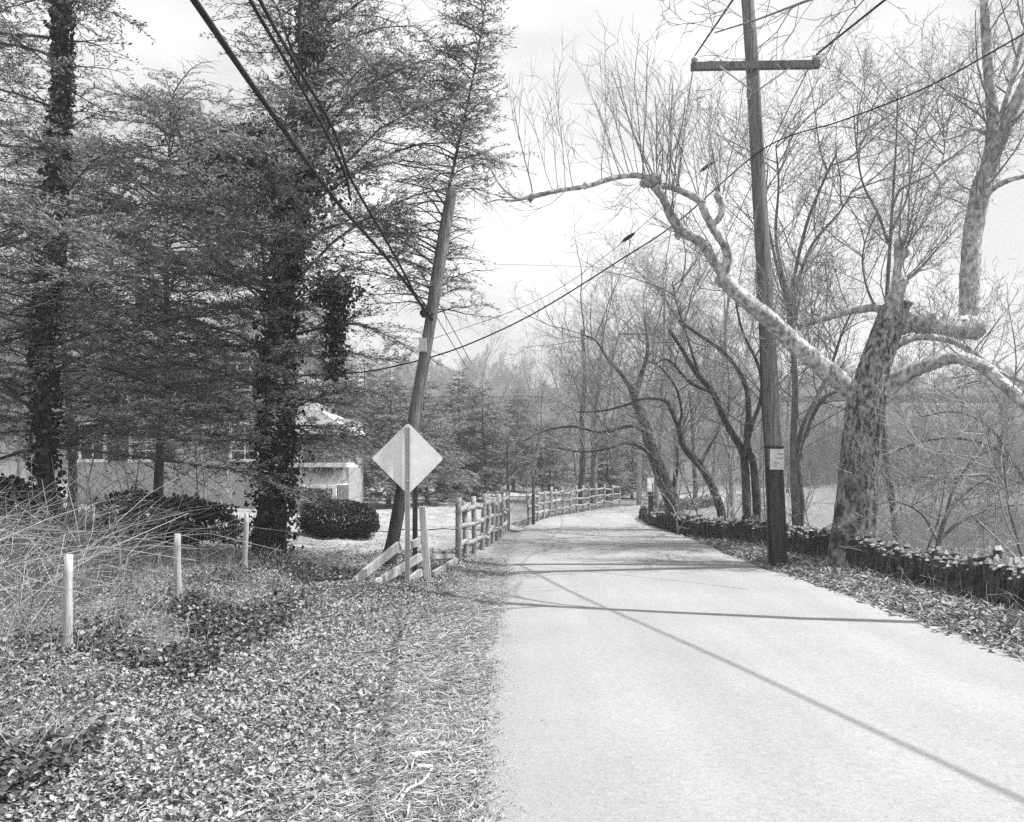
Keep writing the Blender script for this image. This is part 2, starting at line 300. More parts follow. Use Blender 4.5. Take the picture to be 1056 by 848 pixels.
# ------------------------------------------------------------ bare trees
def nrm(v): return v/(np.linalg.norm(v)+1e-9)
def grow(mbs, p, d, L, r, lvl, spec, rng):
    k = spec['seg'][lvl]; pts = [p]; d = nrm(d); up = spec['up'][lvl]; wob = spec['wob'][lvl]
    for s in range(k):
        d = nrm(d+rng.normal(0, wob, 3)+np.array([0, 0, up])); pts.append(pts[-1]+d*L/k)
    pts = np.array(pts); last = lvl == len(spec['n'])
    rt = spec['taper'][lvl]; rr = r*np.linspace(1, rt, k+1)
    mbs[0 if lvl <= spec['thr'] else 1].tube(pts, rr, spec['sides'][lvl], cap=False)
    if last: return
    n = spec['n'][lvl]; n = int(n*rng.uniform(.75, 1.25)+.5)
    for c in range(n):
        t = spec['t0'][lvl]+(1-spec['t0'][lvl])*((c+rng.uniform(0, 1))/n); x = t*k; a = min(int(x), k-1); q = pts[a]+(pts[a+1]-pts[a])*(x-a)
        ax = nrm(pts[a+1]-pts[a]); o = nrm(np.cross(ax, rng.normal(0, 1, 3))); ang = rng.uniform(*spec['ang'][lvl])
        grow(mbs, q, ax*math.cos(ang)+o*math.sin(ang), L*rng.uniform(*spec['len'][lvl])*(1.15-.5*t), max(spec['rmin'], r*(1+(rt-1)*t)*spec['rr'][lvl]), lvl+1, spec, rng)
def S(**k):
    s = dict(n=[9, 7, 6, 4], seg=[9, 6, 4, 3, 2], sides=[8, 5, 4, 3, 3], up=[.03, .06, .04, .03, .02], wob=[.06, .16, .2, .24, .26], taper=[.25, .3, .35, .5, .6],
             t0=[.3, .2, .2, .15], ang=[(.5, .95), (.45, .9), (.4, .9), (.4, .9)], len=[(.4, .6), (.4, .65), (.4, .65), (.4, .7)], rr=[.45, .5, .5, .6], rmin=.006, thr=0)
    s.update(k); return s
def bare_tree(label, loc, H, r, spec, seed, lean=(0, 0), bark=None, tw=None, group=None, cat='tree', name='bare_tree'):
    rng = np.random.default_rng(seed); loc = np.array([loc[0], loc[1], float(ground(loc[0], loc[1]))-.1]) if len(loc) == 2 else np.array(loc)
    e = empty(name, loc, label, cat, group); a, b = MB(), MB()
    grow((a, b), loc.copy(), np.array([lean[0], lean[1], 1.]), H, r, 0, spec, rng)
    a.build('trunk', bark or M['bark_mid'], e); b.build('crown', tw or M['twig'], e); return e
ORD = ['first', 'second', 'third', 'fourth', 'fifth', 'sixth', 'seventh', 'eighth', 'ninth', 'tenth', 'eleventh', 'twelfth', 'thirteenth', 'fourteenth', 'fifteenth', 'sixteenth', 'seventeenth', 'eighteenth', 'nineteenth', 'twentieth', 'twenty-first', 'twenty-second', 'twenty-third', 'twenty-fourth']
protos = []
def proto_tree(H, r, spec, seed, bark, tw):
    e = bare_tree('x', (0, 0, 0), H, r, spec, seed, bark=bark, tw=tw); protos.append(e); return e
sp_mid = S(n=[12, 6, 5, 3], t0=[.22, .15, .2, .1], rmin=.008, seg=[9, 6, 4, 3, 2])
sp_slim = S(n=[17, 6, 4, 3], t0=[.25, .15, .2, .1], rmin=.008, ang=[(.3, .7), (.35, .8), (.4, .9), (.4, .9)], len=[(.28, .42), (.4, .65), (.4, .65), (.4, .7)])
v_mid = [proto_tree(13, .17, sp_mid, 21, M['bark_mid'], M['twig_pale']), proto_tree(14, .2, sp_mid, 22, M['bark_mid'], M['twig_pale']), proto_tree(12, .15, sp_mid, 23, M['bark'], M['twig'])]
v_slim = [proto_tree(15, .15, sp_slim, 31, M['bark_mid'], M['twig_pale']), proto_tree(16, .17, sp_slim, 32, M['bark_pale'], M['twig_pale']), proto_tree(14, .13, sp_slim, 33, M['bark_mid'], M['twig_pale'])]
sp_shrub = S(n=[8, 6, 4], seg=[5, 5, 4, 3], sides=[5, 4, 3, 3], up=[.05, .04, .05, .05], wob=[.1, .16, .2, .2], t0=[.0, .1, .1], ang=[(.5, 1.3), (.5, 1.0), (.4, 1.)], len=[(.7, 1.1), (.4, .7), (.4, .7)], rr=[.7, .6, .6], rmin=.005, taper=[.4, .35, .4, .5])
v_shrub = [proto_tree(2.6, .03, sp_shrub, 41, M['bark_pale'], M['twig_pale']), proto_tree(3.2, .035, sp_shrub, 42, M['bark_mid'], M['twig_pale'])]
used = set()
def put(proto, name, loc, sc, rz, label, group, cat='tree', tilt=(0, 0)):
    if proto.name in used: o = copy_tree(proto)
    else: o = proto; used.add(proto.name)
    key = o.name; o.name = name
    if o is proto: used.discard(key); used.add(o.name)
    o.location = (loc[0], loc[1], float(ground(loc[0], loc[1]))-.08 if len(loc) == 2 else loc[2]); o.scale = (sc, sc, sc); o.rotation_euler = (tilt[0], tilt[1], rz)
    for k_ in ('label', 'category', 'group'):
        if k_ in o: del o[k_]
    return tag(o, label, cat, group)
rr_ = random.Random(5)
def row(specs, protos_, phrase, group, cat='tree', name='bare_tree', adj='bare'):
    specs = sorted(specs, key=lambda s: s[0]); n = len(specs)
    for k, (px, Y, H) in enumerate(specs):
        pr = protos_[k % len(protos_)]; base = pr.get('H0', None)
        sc = H
        side = ORD[k]+' from the left' if k < n/2 else (ORD[n-1-k]+' from the right' if k < n-1 else 'rightmost')
        if k == 0: side = 'leftmost'
        put(pr, name, ((px-CX)/F*Y, Y), sc, rr_.uniform(0, 6.28), f'{side} of the {adj} {phrase}', group, cat, (rr_.uniform(-.06, .06), rr_.uniform(-.06, .06)))
# background trees, scale relative to the ~14 m protos
row([(20, 48, .8), (75, 60, .9), (120, 70, 1.0), (180, 62, .75), (230, 75, .95), (300, 66, .8), (360, 80, .95), (400, 60, .6), (150, 44, .55), (340, 52, .5)], v_slim+v_mid, 'trees behind the stucco house and hemlocks', 'bare trees behind the house')
row([(455, 95, .8), (478, 72, .72), (497, 84, .78), (520, 110, .85), (541, 78, .6), (560, 70, .72), (578, 92, .95), (596, 60, .62), (612, 66, .75), (628, 84, 1.05), (652, 90, 1.2), (668, 62, .85), (585, 120, 1.2), (510, 125, 1.0)], v_slim, 'slim trees beyond the road bend', 'bare trees beyond the bend')
row([(676, 36, .72), (694, 46, .8), (716, 40, .8), (734, 52, .95), (756, 44, .8), (782, 60, 1.0), (812, 74, .9)], v_mid+v_slim, 'trees along the river bank beyond the pole', 'bare trees on the river bank')
row([(700, 22.8, .8), (722, 24.5, .9), (752, 21.8, .9), (838, 20, .8), (946, 15.6, .75), (1015, 14.5, .8), (1085, 13, 1.0), (790, 21, .8)], v_shrub, 'shrubs behind the stone wall', 'shrubs behind the stone wall', 'shrub', 'bare_shrub', 'leafless')

row([(92, 22, .8), (128, 19.5, .6), (165, 24, .85), (205, 20.5, .7), (238, 25, .8), (306, 24, .7), (352, 27, .75)], v_shrub, 'shrubs on the ground before the stucco house', 'shrubs before the house', 'shrub', 'bare_shrub', 'twiggy')
# far woods: one mass on the slopes
def low_tree(seed):
    m = MB(); rng = np.random.default_rng(seed)
    grow((m, m), np.zeros(3), np.array([0, 0, 1.]), 12, .2, 0, S(n=[15, 8, 6], seg=[4, 3, 2, 2], sides=[4, 3, 3, 3], rmin=.035, t0=[.2, .15, .1], up=[.03, .12, .1, .1], ang=[(.35, .8), (.4, .8), (.4, .9)], len=[(.35, .55), (.4, .65), (.5, .7)]), rng)
    return m.arrays()
lows = [low_tree(s) for s in (1, 2, 3)]
mb = MB(); cnt = 0; VYW = 176
def wood(X, Y, k):
    V, Q, T = lows[cnt % 3]; a = R.uniform(0, 6.28); c, sn = math.cos(a), math.sin(a)
    Vr = np.stack([V[:, 0]*c-V[:, 1]*sn, V[:, 0]*sn+V[:, 1]*c, V[:, 2]*R.uniform(.9, 1.1)], -1)*k+np.array([X, Y, float(ground(X, Y))-.1]); mb.add(Vr, Q, T)
while cnt < 720:
    Y = R.uniform(120, 165) if R.uniform() < .2 else R.uniform(168, 300); X = R.uniform(-.75, .85)*Y
    if X-np.interp(Y, bkY, bkX) > -2 or abs(Y-VYW) < 6.5 or (abs(X/Y-.128) < .012 and Y < VYW): continue
    wood(X, Y, R.uniform(.75, 1.25)*(.6 if Y < 180 else .85)); cnt += 1
while cnt < 1150:      # along the far shore
    u = R.uniform(0, 1); X = 34+u*130; Y = float(np.interp(X, bkX[9:], bkY[9:]))+R.uniform(-1.5, 7); wood(X, Y, R.uniform(.28, .6)); cnt += 1
while cnt < 1900:      # brush down the far bank
    u = R.uniform(0, 1); X = 34+u*120; Y = float(np.interp(X, bkX[9:], bkY[9:]))+R.uniform(-3, 4.5); 
    if float(ground(X, Y)) > -3.4: wood(X, Y, R.uniform(.12, .3))
    cnt += 1
tag(mb.build('distant_woods', M['bark_mid'], smoothed=False), 'pale leafless woods covering the far hillside across the river', 'woods', kind='stuff')

# ------------------------------------------------------------ viaduct far behind
VY = 176.
e = empty('viaduct', (0, VY, 0), 'long pale concrete viaduct crossing the valley far behind the trees', 'bridge')
zt = 17.9
m_ = MB(); m_.box((0, VY, zt-.45), (560, 9, .5)); m_.build('deck', M['cap'], e, False)
m_ = MB(); m_.box((0, VY-3.2, zt-1.4), (560, .5, 1.3)); m_.build('shade_girder', M['dark_metal'], e, False)  # dark strip that colours in the shade line under the deck
m_ = MB(); m_.box((0, VY-4.4, zt+.3), (560, .3, 1.0)); m_.build('parapet', M['cap'], e, False)
for x in np.arange(-229.6, 280, 42):
    m_ = MB(); m_.box((x, VY, zt/2-3.6), (1.6, 6, zt+1)); m_.box((x, VY, 2.5), (2.2, 7, 9)); m_.box((x, VY, zt-2.3), (4.0, 8, .9)); m_.build('pier', M['concrete'], e, False)

# ------------------------------------------------------------ sycamore by the wall
def along(path, t):
    x = t*(len(path)-1); a = min(int(x), len(path)-2); return path[a]+(path[a+1]-path[a])*(x-a), nrm(path[a+1]-path[a])
shoot = S(n=[5, 3], seg=[6, 4, 3], sides=[4, 3, 3], up=[.12, .10, .06], wob=[.07, .12, .14], taper=[.35, .4, .5], t0=[.15, .1], ang=[(.3, .7), (.4, .8)], len=[(.35, .6), (.4, .7)], rr=[.6, .65], rmin=.0035, thr=-1)
shoot3 = S(n=[5, 4, 3], seg=[7, 5, 4, 3], sides=[5, 4, 3, 3], up=[.05, .05, .04, .03], wob=[.12, .2, .22, .24], taper=[.3, .35, .4, .5], t0=[.15, .15, .1], ang=[(.4, .9), (.4, .9), (.4, .8)], len=[(.4, .65), (.4, .7), (.4, .7)], rr=[.55, .6, .65], rmin=.004, thr=-1)
def sprout(mbs, path, n, L, r, spec, rng, t0=0, t1=1, bias=(0, 0, 1.2)):
    for k in range(n):
        p, ax = along(path, rng.uniform(t0, t1)); o = nrm(np.cross(ax, rng.normal(0, 1, 3)))
        grow(mbs, p, nrm(o+np.array(bias)+.35*ax), L*rng.uniform(.5, 1.15), r*rng.uniform(.6, 1.2), 0, spec, rng)
def limb(mbx, pts, radii, n=8, sides=9, jit=.05):
    path = spline(pts, n); r = np.interp(np.linspace(0, 1, len(path)), np.linspace(0, 1, len(radii)), radii); mbx.tube(path, r, sides, jit=jit); return path
def syc():
    base = P(876, 578, 14.7); base[2] = .0
    e = empty('sycamore_tree', base, 'big mottled sycamore with pollarded crooked limbs growing through the stone wall', 'tree')
    tr, cr = MB(), MB(); rng = np.random.default_rng(5)
    # trunk with flared, lobed base
    cen = spline([base+[0.02, 0, -.3], base+[.03, 0, .1], P(880, 545, 14.7), P(884, 500, 14.7), P(888, 455, 14.7), P(893, 415, 14.7), P(901, 380, 14.7), P(911, 350, 14.72), P(921, 322, 14.75), P(925, 314, 14.75)], 6)
    z = cen[:, 2]; r = np.interp(z, [-.3, .0, .2, .5, 1.2, 2.2, 2.75, 3.2, 3.9, 4.5], [.66, .56, .44, .375, .335, .31, .32, .28, .26, .24])
    n = 26; a = np.arange(n)/n*2*math.pi; lob = (.16*np.cos(3*a+1)+.10*np.cos(5*a+2)+.05*np.cos(8*a))
    fl = np.interp(z, [-.3, 0, .5, 1.5], [1.3, 1.1, .5, .12])
    RR = r[:, None]*(1+lob[None]*fl[:, None]+rng.normal(0, .018, (len(z), n)))
    V = np.stack([cen[:, 0:1]+RR*np.cos(a), cen[:, 1:2]+RR*np.sin(a), np.broadcast_to(z[:, None], RR.shape)], -1).reshape(-1, 3)
    i = np.arange(len(z)-1)[:, None]*n; j = np.arange(n)[None]; Q = np.stack([i+j, i+(j+1) % n, i+n+(j+1) % n, i+n+j], -1).reshape(-1, 4)
    zz = np.repeat(z[:-1], n); ang = np.tile(a, len(z)-1)
    # rough old bark low down and up the road side, smooth pale bark above
    mi = (zz+.35*np.sin(ang*3+1)-.5*np.cos(ang-3.4) < .95).astype(int)
    tr.add(V, Q, None, mi); k0 = (len(z)-1)*n
    top = cen[-1]; tr.add(np.vstack([V[k0:k0+n], top+[0, 0, .12]]), None, [[q, (q+1) % n, n] for q in range(n)])
    tr.build('trunk', [M['syc_tr'], M['syc_base']], e)
    limbs = MB(); g = 14.7
    A = limb(limbs, [P(896, 418, g), P(880, 404, g), P(852, 382, 14.5), P(822, 357, 14.3), P(790, 327, 14.1), P(765, 307, 14.0), P(748, 290, 13.9), P(742, 283, 13.9)], [.22, .17, .165, .155, .14, .13, .125, .09], jit=.04)
    B = limb(limbs, [P(750, 288, 13.9), P(736, 268, 13.9), P(722, 250, 13.8), P(703, 238, 13.8), P(693, 225, 13.7), P(684, 205, 13.6), P(675, 192, 13.5)], [.10, .085, .08, .085, .07, .06, .075], jit=.05)
    C = limb(limbs, [P(674, 185, 13.5), P(655, 181, 13.5), P(632, 184, 13.4), P(606, 192, 13.3), P(580, 196, 13.2), P(548, 203, 13.1)], [.055, .045, .04, .035, .035, .035], sides=7)
    C2 = limb(limbs, [P(548, 203, 13.1), P(535, 205, 13), P(520, 196, 12.9), P(508, 178, 12.8), P(500, 155, 12.7)], [.03, .02, .015, .012, .008], sides=5)
    C3 = limb(limbs, [P(546, 203, 13.1), P(530, 207, 13.1), P(515, 206, 13.1), P(498, 210, 13.1)], [.025, .02, .012, .008], sides=5)
    D = limb(limbs, [P(745, 287, 13.9), P(750, 270, 13.8), P(748, 255, 13.7), P(737, 238, 13.6), P(728, 222, 13.6), P(721, 207, 13.6), P(706, 199, 13.6), P(690, 193, 13.6), P(662, 190, 13.5)], [.09, .075, .07, .065, .06, .06, .05, .045, .05])
    E = limb(limbs, [P(733, 232, 13.6), P(741, 226, 13.5), P(745, 214, 13.5), P(742, 203, 13.5)], [.05, .05, .055, .06])
    G = limb(limbs, [P(903, 412, g), P(917, 398, 14.6), P(938, 384, 14.4), P(962, 375, 14.2), P(985, 369, 14.0), P(1010, 376, 13.7), P(1034, 396, 13.4), P(1062, 422, 13.1), P(1100, 470, 12.8)], [.21, .17, .13, .11, .105, .10, .095, .09, .06])
    G2 = limb(limbs, [P(920, 357, 14.8), P(945, 348, 14.9), P(975, 350, 14.9), P(1002, 362, 14.8), P(1030, 384, 14.8), P(1070, 398, 14.8)], [.09, .06, .055, .05, .045, .035])
    H = limb(limbs, [P(915, 345, 14.7), P(922, 315, 14.6), P(930, 293, 14.6), P(936, 290, 14.6)], [.17, .13, .09, .05])
    H2 = limb(limbs, [P(912, 335, 14.8), P(922, 300, 14.9), P(926, 275, 15), P(929, 257, 15)], [.13, .08, .07, .11])
    I = limb(limbs, [P(918, 322, 14.8), P(900, 318, 15), P(872, 322, 15.2), P(845, 330, 15.4), P(825, 337, 15.6), P(812, 350, 15.8)], [.07, .065, .065, .06, .05, .05])
    I2 = limb(limbs, [P(880, 408, 14.7), P(862, 388, 15), P(840, 370, 15.2), P(825, 352, 15.3), P(817, 330, 15.4), P(816, 310, 15.4)], [.06, .05, .045, .045, .04, .045], sides=7)
    # knobs where the tree was pollarded
    for q, rk in ((P(672, 186, 13.5), .115), (P(664, 190, 13.5), .08), (P(742, 202, 13.5), .085), (P(548, 203, 13.1), .065), (P(929, 256, 15), .15), (P(747, 287, 13.9), .12), (P(604, 192, 13.3), .05), (P(700, 238, 13.8), .09)):
        for s_ in range(3):
            u = q+rng.normal(0, rk*.3, 3); limbs.tube([u-[0, 0, rk*.9], u-[0, 0, rk*.4], u, u+[0, 0, rk*.5], u+[0, 0, rk*.9]], np.array([.1, .75, .95, .7, .1])*rk*.8, 7, jit=.12)
    limbs.build('limb', M['syc'], e)
    # the big sawn limb reaching right, then the upright stem beyond it
    K = MB(); limb(K, [P(917, 340, 14.9), P(937, 333, 15.0), P(960, 334, 15.1), P(985, 338, 15.2), P(1008, 338, 15.3)], [.17, .18, .19, .20, .22], sides=12, jit=.07)
    K1 = limb(K, [P(1001, 342, 15.4), P(1000, 310, 15.4), P(1001, 270, 15.4), P(1004, 235, 15.4), P(1012, 195, 15.4), P(1022, 165, 15.4), P(1024, 130, 15.4), P(1021, 90, 15.4), P(1017, 40, 15.4), P(1014, -30, 15.4)], [.19, .17, .165, .16, .17, .15, .11, .09, .085, .06], sides=12, jit=.03)
    K2 = limb(K, [P(1012, 195, 15.4), P(1025, 160, 15.3), P(1040, 125, 15.2), P(1052, 95, 15.1), P(1075, 40, 15)], [.11, .12, .10, .09, .05])
    K3 = limb(K, [P(1008, 215, 15.3), P(1020, 198, 15.1), P(1038, 187, 14.9), P(1065, 180, 14.7)], [.07, .055, .045, .03])
    K4 = limb(K, [P(1020, 140, 15.4), P(1004, 133, 15.3), P(988, 140, 15.2), P(972, 144, 15.1)], [.035, .03, .025, .015], sides=6)
    K5 = limb(K, [P(1023, 148, 15.4), P(1030, 128, 15.4), P(1040, 95, 15.4), P(1052, 50, 15.5), P(1064, 0, 15.6)], [.06, .05, .045, .04, .03])
    K.build('upright_stem', M['syc'], e)
    mm = (cr, cr)
    sprout(mm, C, 13, 1.9, .009, shoot, rng, bias=(0, 0, 2)); sprout(mm, C, 5, 1.3, .006, shoot, rng, bias=(0, 0, -.6))
    sprout(mm, B, 10, 2.0, .012, shoot, rng, .6, 1, (0, 0, 2.2)); sprout(mm, B, 6, 1.2, .01, shoot, rng, 0, .6, (-.8, 0, .6)); sprout(mm, D, 12, 1.8, .011, shoot, rng, .2, 1, (.1, 0, 2)); sprout(mm, E, 8, 1.7, .01, shoot, rng, .6, 1, (.3, 0, 2))
    sprout(mm, A, 10, 1.2, .010, shoot, rng, .2, 1, (0, 0, 1.5)); sprout(mm, A, 4, 1.3, .014, shoot3, rng, .3, 1, (-.8, 0, -.1))
    sprout(mm, G, 9, 1.7, .016, shoot3, rng, .3, .95); sprout(mm, G2, 9, 1.6, .014, shoot3, rng, .2, 1)
    sprout(mm, H2, 7, 2.1, .018, shoot3, rng, .7, 1, (.2, 0, 1.3)); sprout(mm, H, 6, 1.6, .014, shoot3, rng, .6, 1)
    sprout(mm, I, 10, 1.9, .018, shoot3, rng, .1, 1, (0, 0, 1)); sprout(mm, I2, 8, 1.6, .014, shoot3, rng, .4, 1)
    sprout(mm, K1, 9, 2.0, .02, shoot3, rng, .3, .9, (0, 0, .3)); sprout(mm, K2, 7, 2.0, .022, shoot3, rng, .3, 1, (.2, 0, .3)); sprout(mm, K3, 6, 1.5, .015, shoot3, rng); sprout(mm, K4, 5, 1.4, .012, shoot3, rng); sprout(mm, K5, 8, 2.0, .016, shoot3, rng, .2, 1, (-.2, 0, .6))
    cr.build('crown', M['twig'], e)
syc()

# custom traced riverside trees
def traced(name, label, stems, bark, tw, seed, n=10, L=2.0, r=.018, bias=(0, 0, .35), group=None, spec=None, cat='tree'):
    base = stems[0][0][0]; Y0 = stems[0][1]; b0 = P(base[0], base[1], Y0); b0[2] = float(ground(b0[0], b0[1]))
    e = empty(name, b0, label, cat, group); a, c = MB(), MB(); rng = np.random.default_rng(seed)
    for si, (pts, Y, r0, r1) in enumerate(stems):
        dY = 0; q = []
        for k, p in enumerate(pts): q.append(P(p[0], p[1], Y+dY)); dY += rng.uniform(-.25, .25)
        if si == 0 or len(pts[0]) == 3: q.insert(0, np.array([q[0][0], q[0][1], float(ground(q[0][0], q[0][1]))-.15])) if q[0][2] > float(ground(q[0][0], q[0][1])) else None
        path = spline(q, 6); a.tube(path, np.linspace(r0, r1, len(path))*(1+rng.normal(0, .04, len(path))), 8, jit=.03)
        sprout((c, c), path, n, L, r, spec or shoot3, rng, .35, 1, bias)
    a.build('trunk', bark, e); c.build('crown', tw, e); return e
traced('leaning_tree', 'thick dark tree leaning left over the road beside the small signpost', [
    ([(703, 551), (696, 525), (686, 500), (676, 475), (668, 450), (660, 425), (652, 402)], 24.6, .24, .13),
    ([(676, 475), (662, 462), (645, 457), (625, 463), (600, 466), (575, 462)], 24.4, .06, .02), ([(668, 448), (655, 440), (640, 441), (620, 446), (590, 440), (560, 445), (540, 455)], 24.2, .07, .02),
    ([(652, 402), (640, 385), (628, 372), (615, 352), (600, 345)], 24.5, .08, .02), ([(655, 410), (662, 385), (668, 360), (665, 330)], 24.8, .09, .03),
    ([(690, 515), (697, 490), (700, 455), (712, 420)], 25, .07, .02)], M['bark'], M['twig'], 61, 9, 2.6, .022)
traced('arching_tree', 'slender dark tree arching left with long bare limbs from the stone wall', [
    ([(748, 556), (744, 530), (736, 505), (722, 480), (706, 462), (700, 440), (690, 418), (684, 412)], 21.6, .12, .06),
    ([(684, 412), (665, 411), (645, 418), (620, 424), (595, 425)], 21.4, .045, .015), ([(700, 440), (703, 425), (697, 400), (682, 380), (668, 372)], 21.5, .045, .015),
    ([(722, 480), (735, 455), (750, 430), (752, 405)], 21.8, .04, .015)], M['bark'], M['twig'], 62, 8, 2.3, .018)
traced('twin_stemmed_tree', 'dark twin stemmed tree just left of the tall utility pole', [
    ([(771, 563), (770, 520), (768, 480), (764, 462), (748, 435), (735, 405), (718, 385), (703, 360), (690, 340)], 19.6, .11, .035),
    ([(781, 562), (780, 520), (777, 480), (770, 455), (772, 425), (768, 395), (748, 365), (720, 345), (700, 330)], 19.8, .10, .03),
    ([(768, 470), (775, 440), (785, 410), (783, 380), (765, 340), (757, 300)], 19.6, .06, .02), ([(735, 405), (712, 395), (690, 372), (675, 375)], 19.5, .04, .015),
    ([(720, 385), (708, 345), (697, 310), (693, 290)], 19.5, .035, .012)], M['bark'], M['twig'], 63, 8, 2.1, .018)
traced('pale_trunked_tree', 'pale thin trunk standing straight behind the twin stemmed tree', [
    ([(757, 545), (755, 510), (753, 475), (750, 440), (753, 400), (748, 350), (752, 300)], 25, .10, .03), ([(752, 470), (742, 440), (735, 400)], 25, .04, .02)], M['bark_pale'], M['twig_pale'], 64, 9, 2.4, .018)
traced('many_limbed_tree', 'tall many limbed tree between the utility pole and the sycamore', [
    ([(822, 558), (820, 520), (818, 480), (819, 440), (820, 400), (818, 360), (815, 335), (817, 300), (824, 262), (834, 225), (848, 190), (862, 160)], 19, .10, .02),
    ([(825, 556), (827, 520), (824, 480), (830, 455), (840, 425), (855, 407), (880, 400)], 19.2, .07, .04),
    ([(818, 480), (828, 440), (845, 405), (858, 375), (868, 345), (880, 318)], 19.1, .06, .02),
    ([(817, 340), (822, 295), (838, 252), (865, 220), (880, 195)], 19, .05, .015), ([(816, 320), (806, 280), (800, 240), (803, 190), (800, 150)], 19, .05, .015), ([(812, 315), (800, 270), (790, 215), (792, 170)], 19, .04, .012)], M['bark_mid'], M['twig'], 65, 13, 2.6, .016)
traced('slender_tree', 'slender upright tree whose thin leader rises behind the sycamore fork', [
    ([(925, 560), (915, 480), (910, 420), (912, 360), (915, 300), (918, 250), (921, 200), (924, 150), (926, 90)], 18.5, .09, .012),
    ([(916, 250), (905, 220), (890, 190), (883, 150), (880, 110)], 18.5, .035, .01), ([(920, 215), (930, 195), (960, 180), (972, 165), (975, 140)], 18.5, .03, .01), ([(918, 240), (935, 205), (942, 160), (950, 110)], 18.5, .03, .01), ([(912, 330), (895, 300), (890, 260), (905, 215)], 18.5, .035, .01)], M['bark_mid'], M['twig'], 66, 12, 2.2, .014)
traced('river_shrub', 'curved dark shrub arching over the water at the right edge behind the wall', [
    ([(964, 585), (968, 560), (975, 535), (990, 512), (1010, 498), (1035, 490)], 13.5, .05, .02), ([(970, 556), (988, 540), (1012, 528), (1040, 522), (1070, 520)], 13.6, .03, .01),
    ([(975, 535), (985, 500), (1010, 470), (1050, 455)], 13.8, .03, .01), ([(968, 560), (950, 530), (925, 518), (905, 520)], 13.6, .02, .008)], M['bark_mid'], M['twig'], 71, 12, 1.0, .008, (.1, 0, .1), cat='shrub')
traced('fallen_limb_tree', 'low spreading bare tree reaching left across the water behind the sycamore', [
    ([(1075, 560), (1060, 500), (1030, 465), (990, 452), (950, 455), (915, 470)], 17.5, .07, .015), ([(1060, 500), (1020, 490), (975, 494), (935, 492), (905, 505)], 17.3, .04, .012),
    ([(1045, 475), (1020, 440), (985, 425), (950, 430)], 17.8, .04, .012), ([(1030, 465), (1035, 430), (1015, 395), (985, 400)], 17.8, .035, .01)], M['bark_mid'], M['twig_pale'], 72, 14, 1.7, .012, (-.1, 0, .15))
# tree beyond the right edge whose trunk and branches shadow the road
bare_tree('tall leaning bare tree past the right edge shading the near road', (7.6, 8.9), 14, .14, S(wob=[.10, .18, .2, .24, .26], n=[15, 7, 5, 3], t0=[.60, .2, .1, .1], rmin=.006, ang=[(.3, .6), (.3, .7), (.4, .9), (.4, .9)], len=[(.3, .42), (.4, .65), (.4, .65), (.4, .7)]), 77, (-.10, 0), M['bark_mid'], M['twig'])
traced('two_toned_trunk_tree', 'straight dark trunk left of its twin behind the far rail fence', [([(600, 524), (600, 500), (601, 470), (600, 430), (603, 380), (600, 340)], 47, .22, .08)], M['bark'], M['twig_pale'], 67, 12, 4, .04)
traced('two_toned_trunk_tree', 'grey trunk right of its twin behind the far rail fence', [([(611, 523), (612, 500), (613, 470), (612, 440), (618, 390), (622, 330)], 48, .24, .08), ([(613, 470), (622, 440), (630, 400), (632, 350)], 48, .12, .04)], M['bark_mid'], M['twig_pale'], 68, 12, 4, .04)

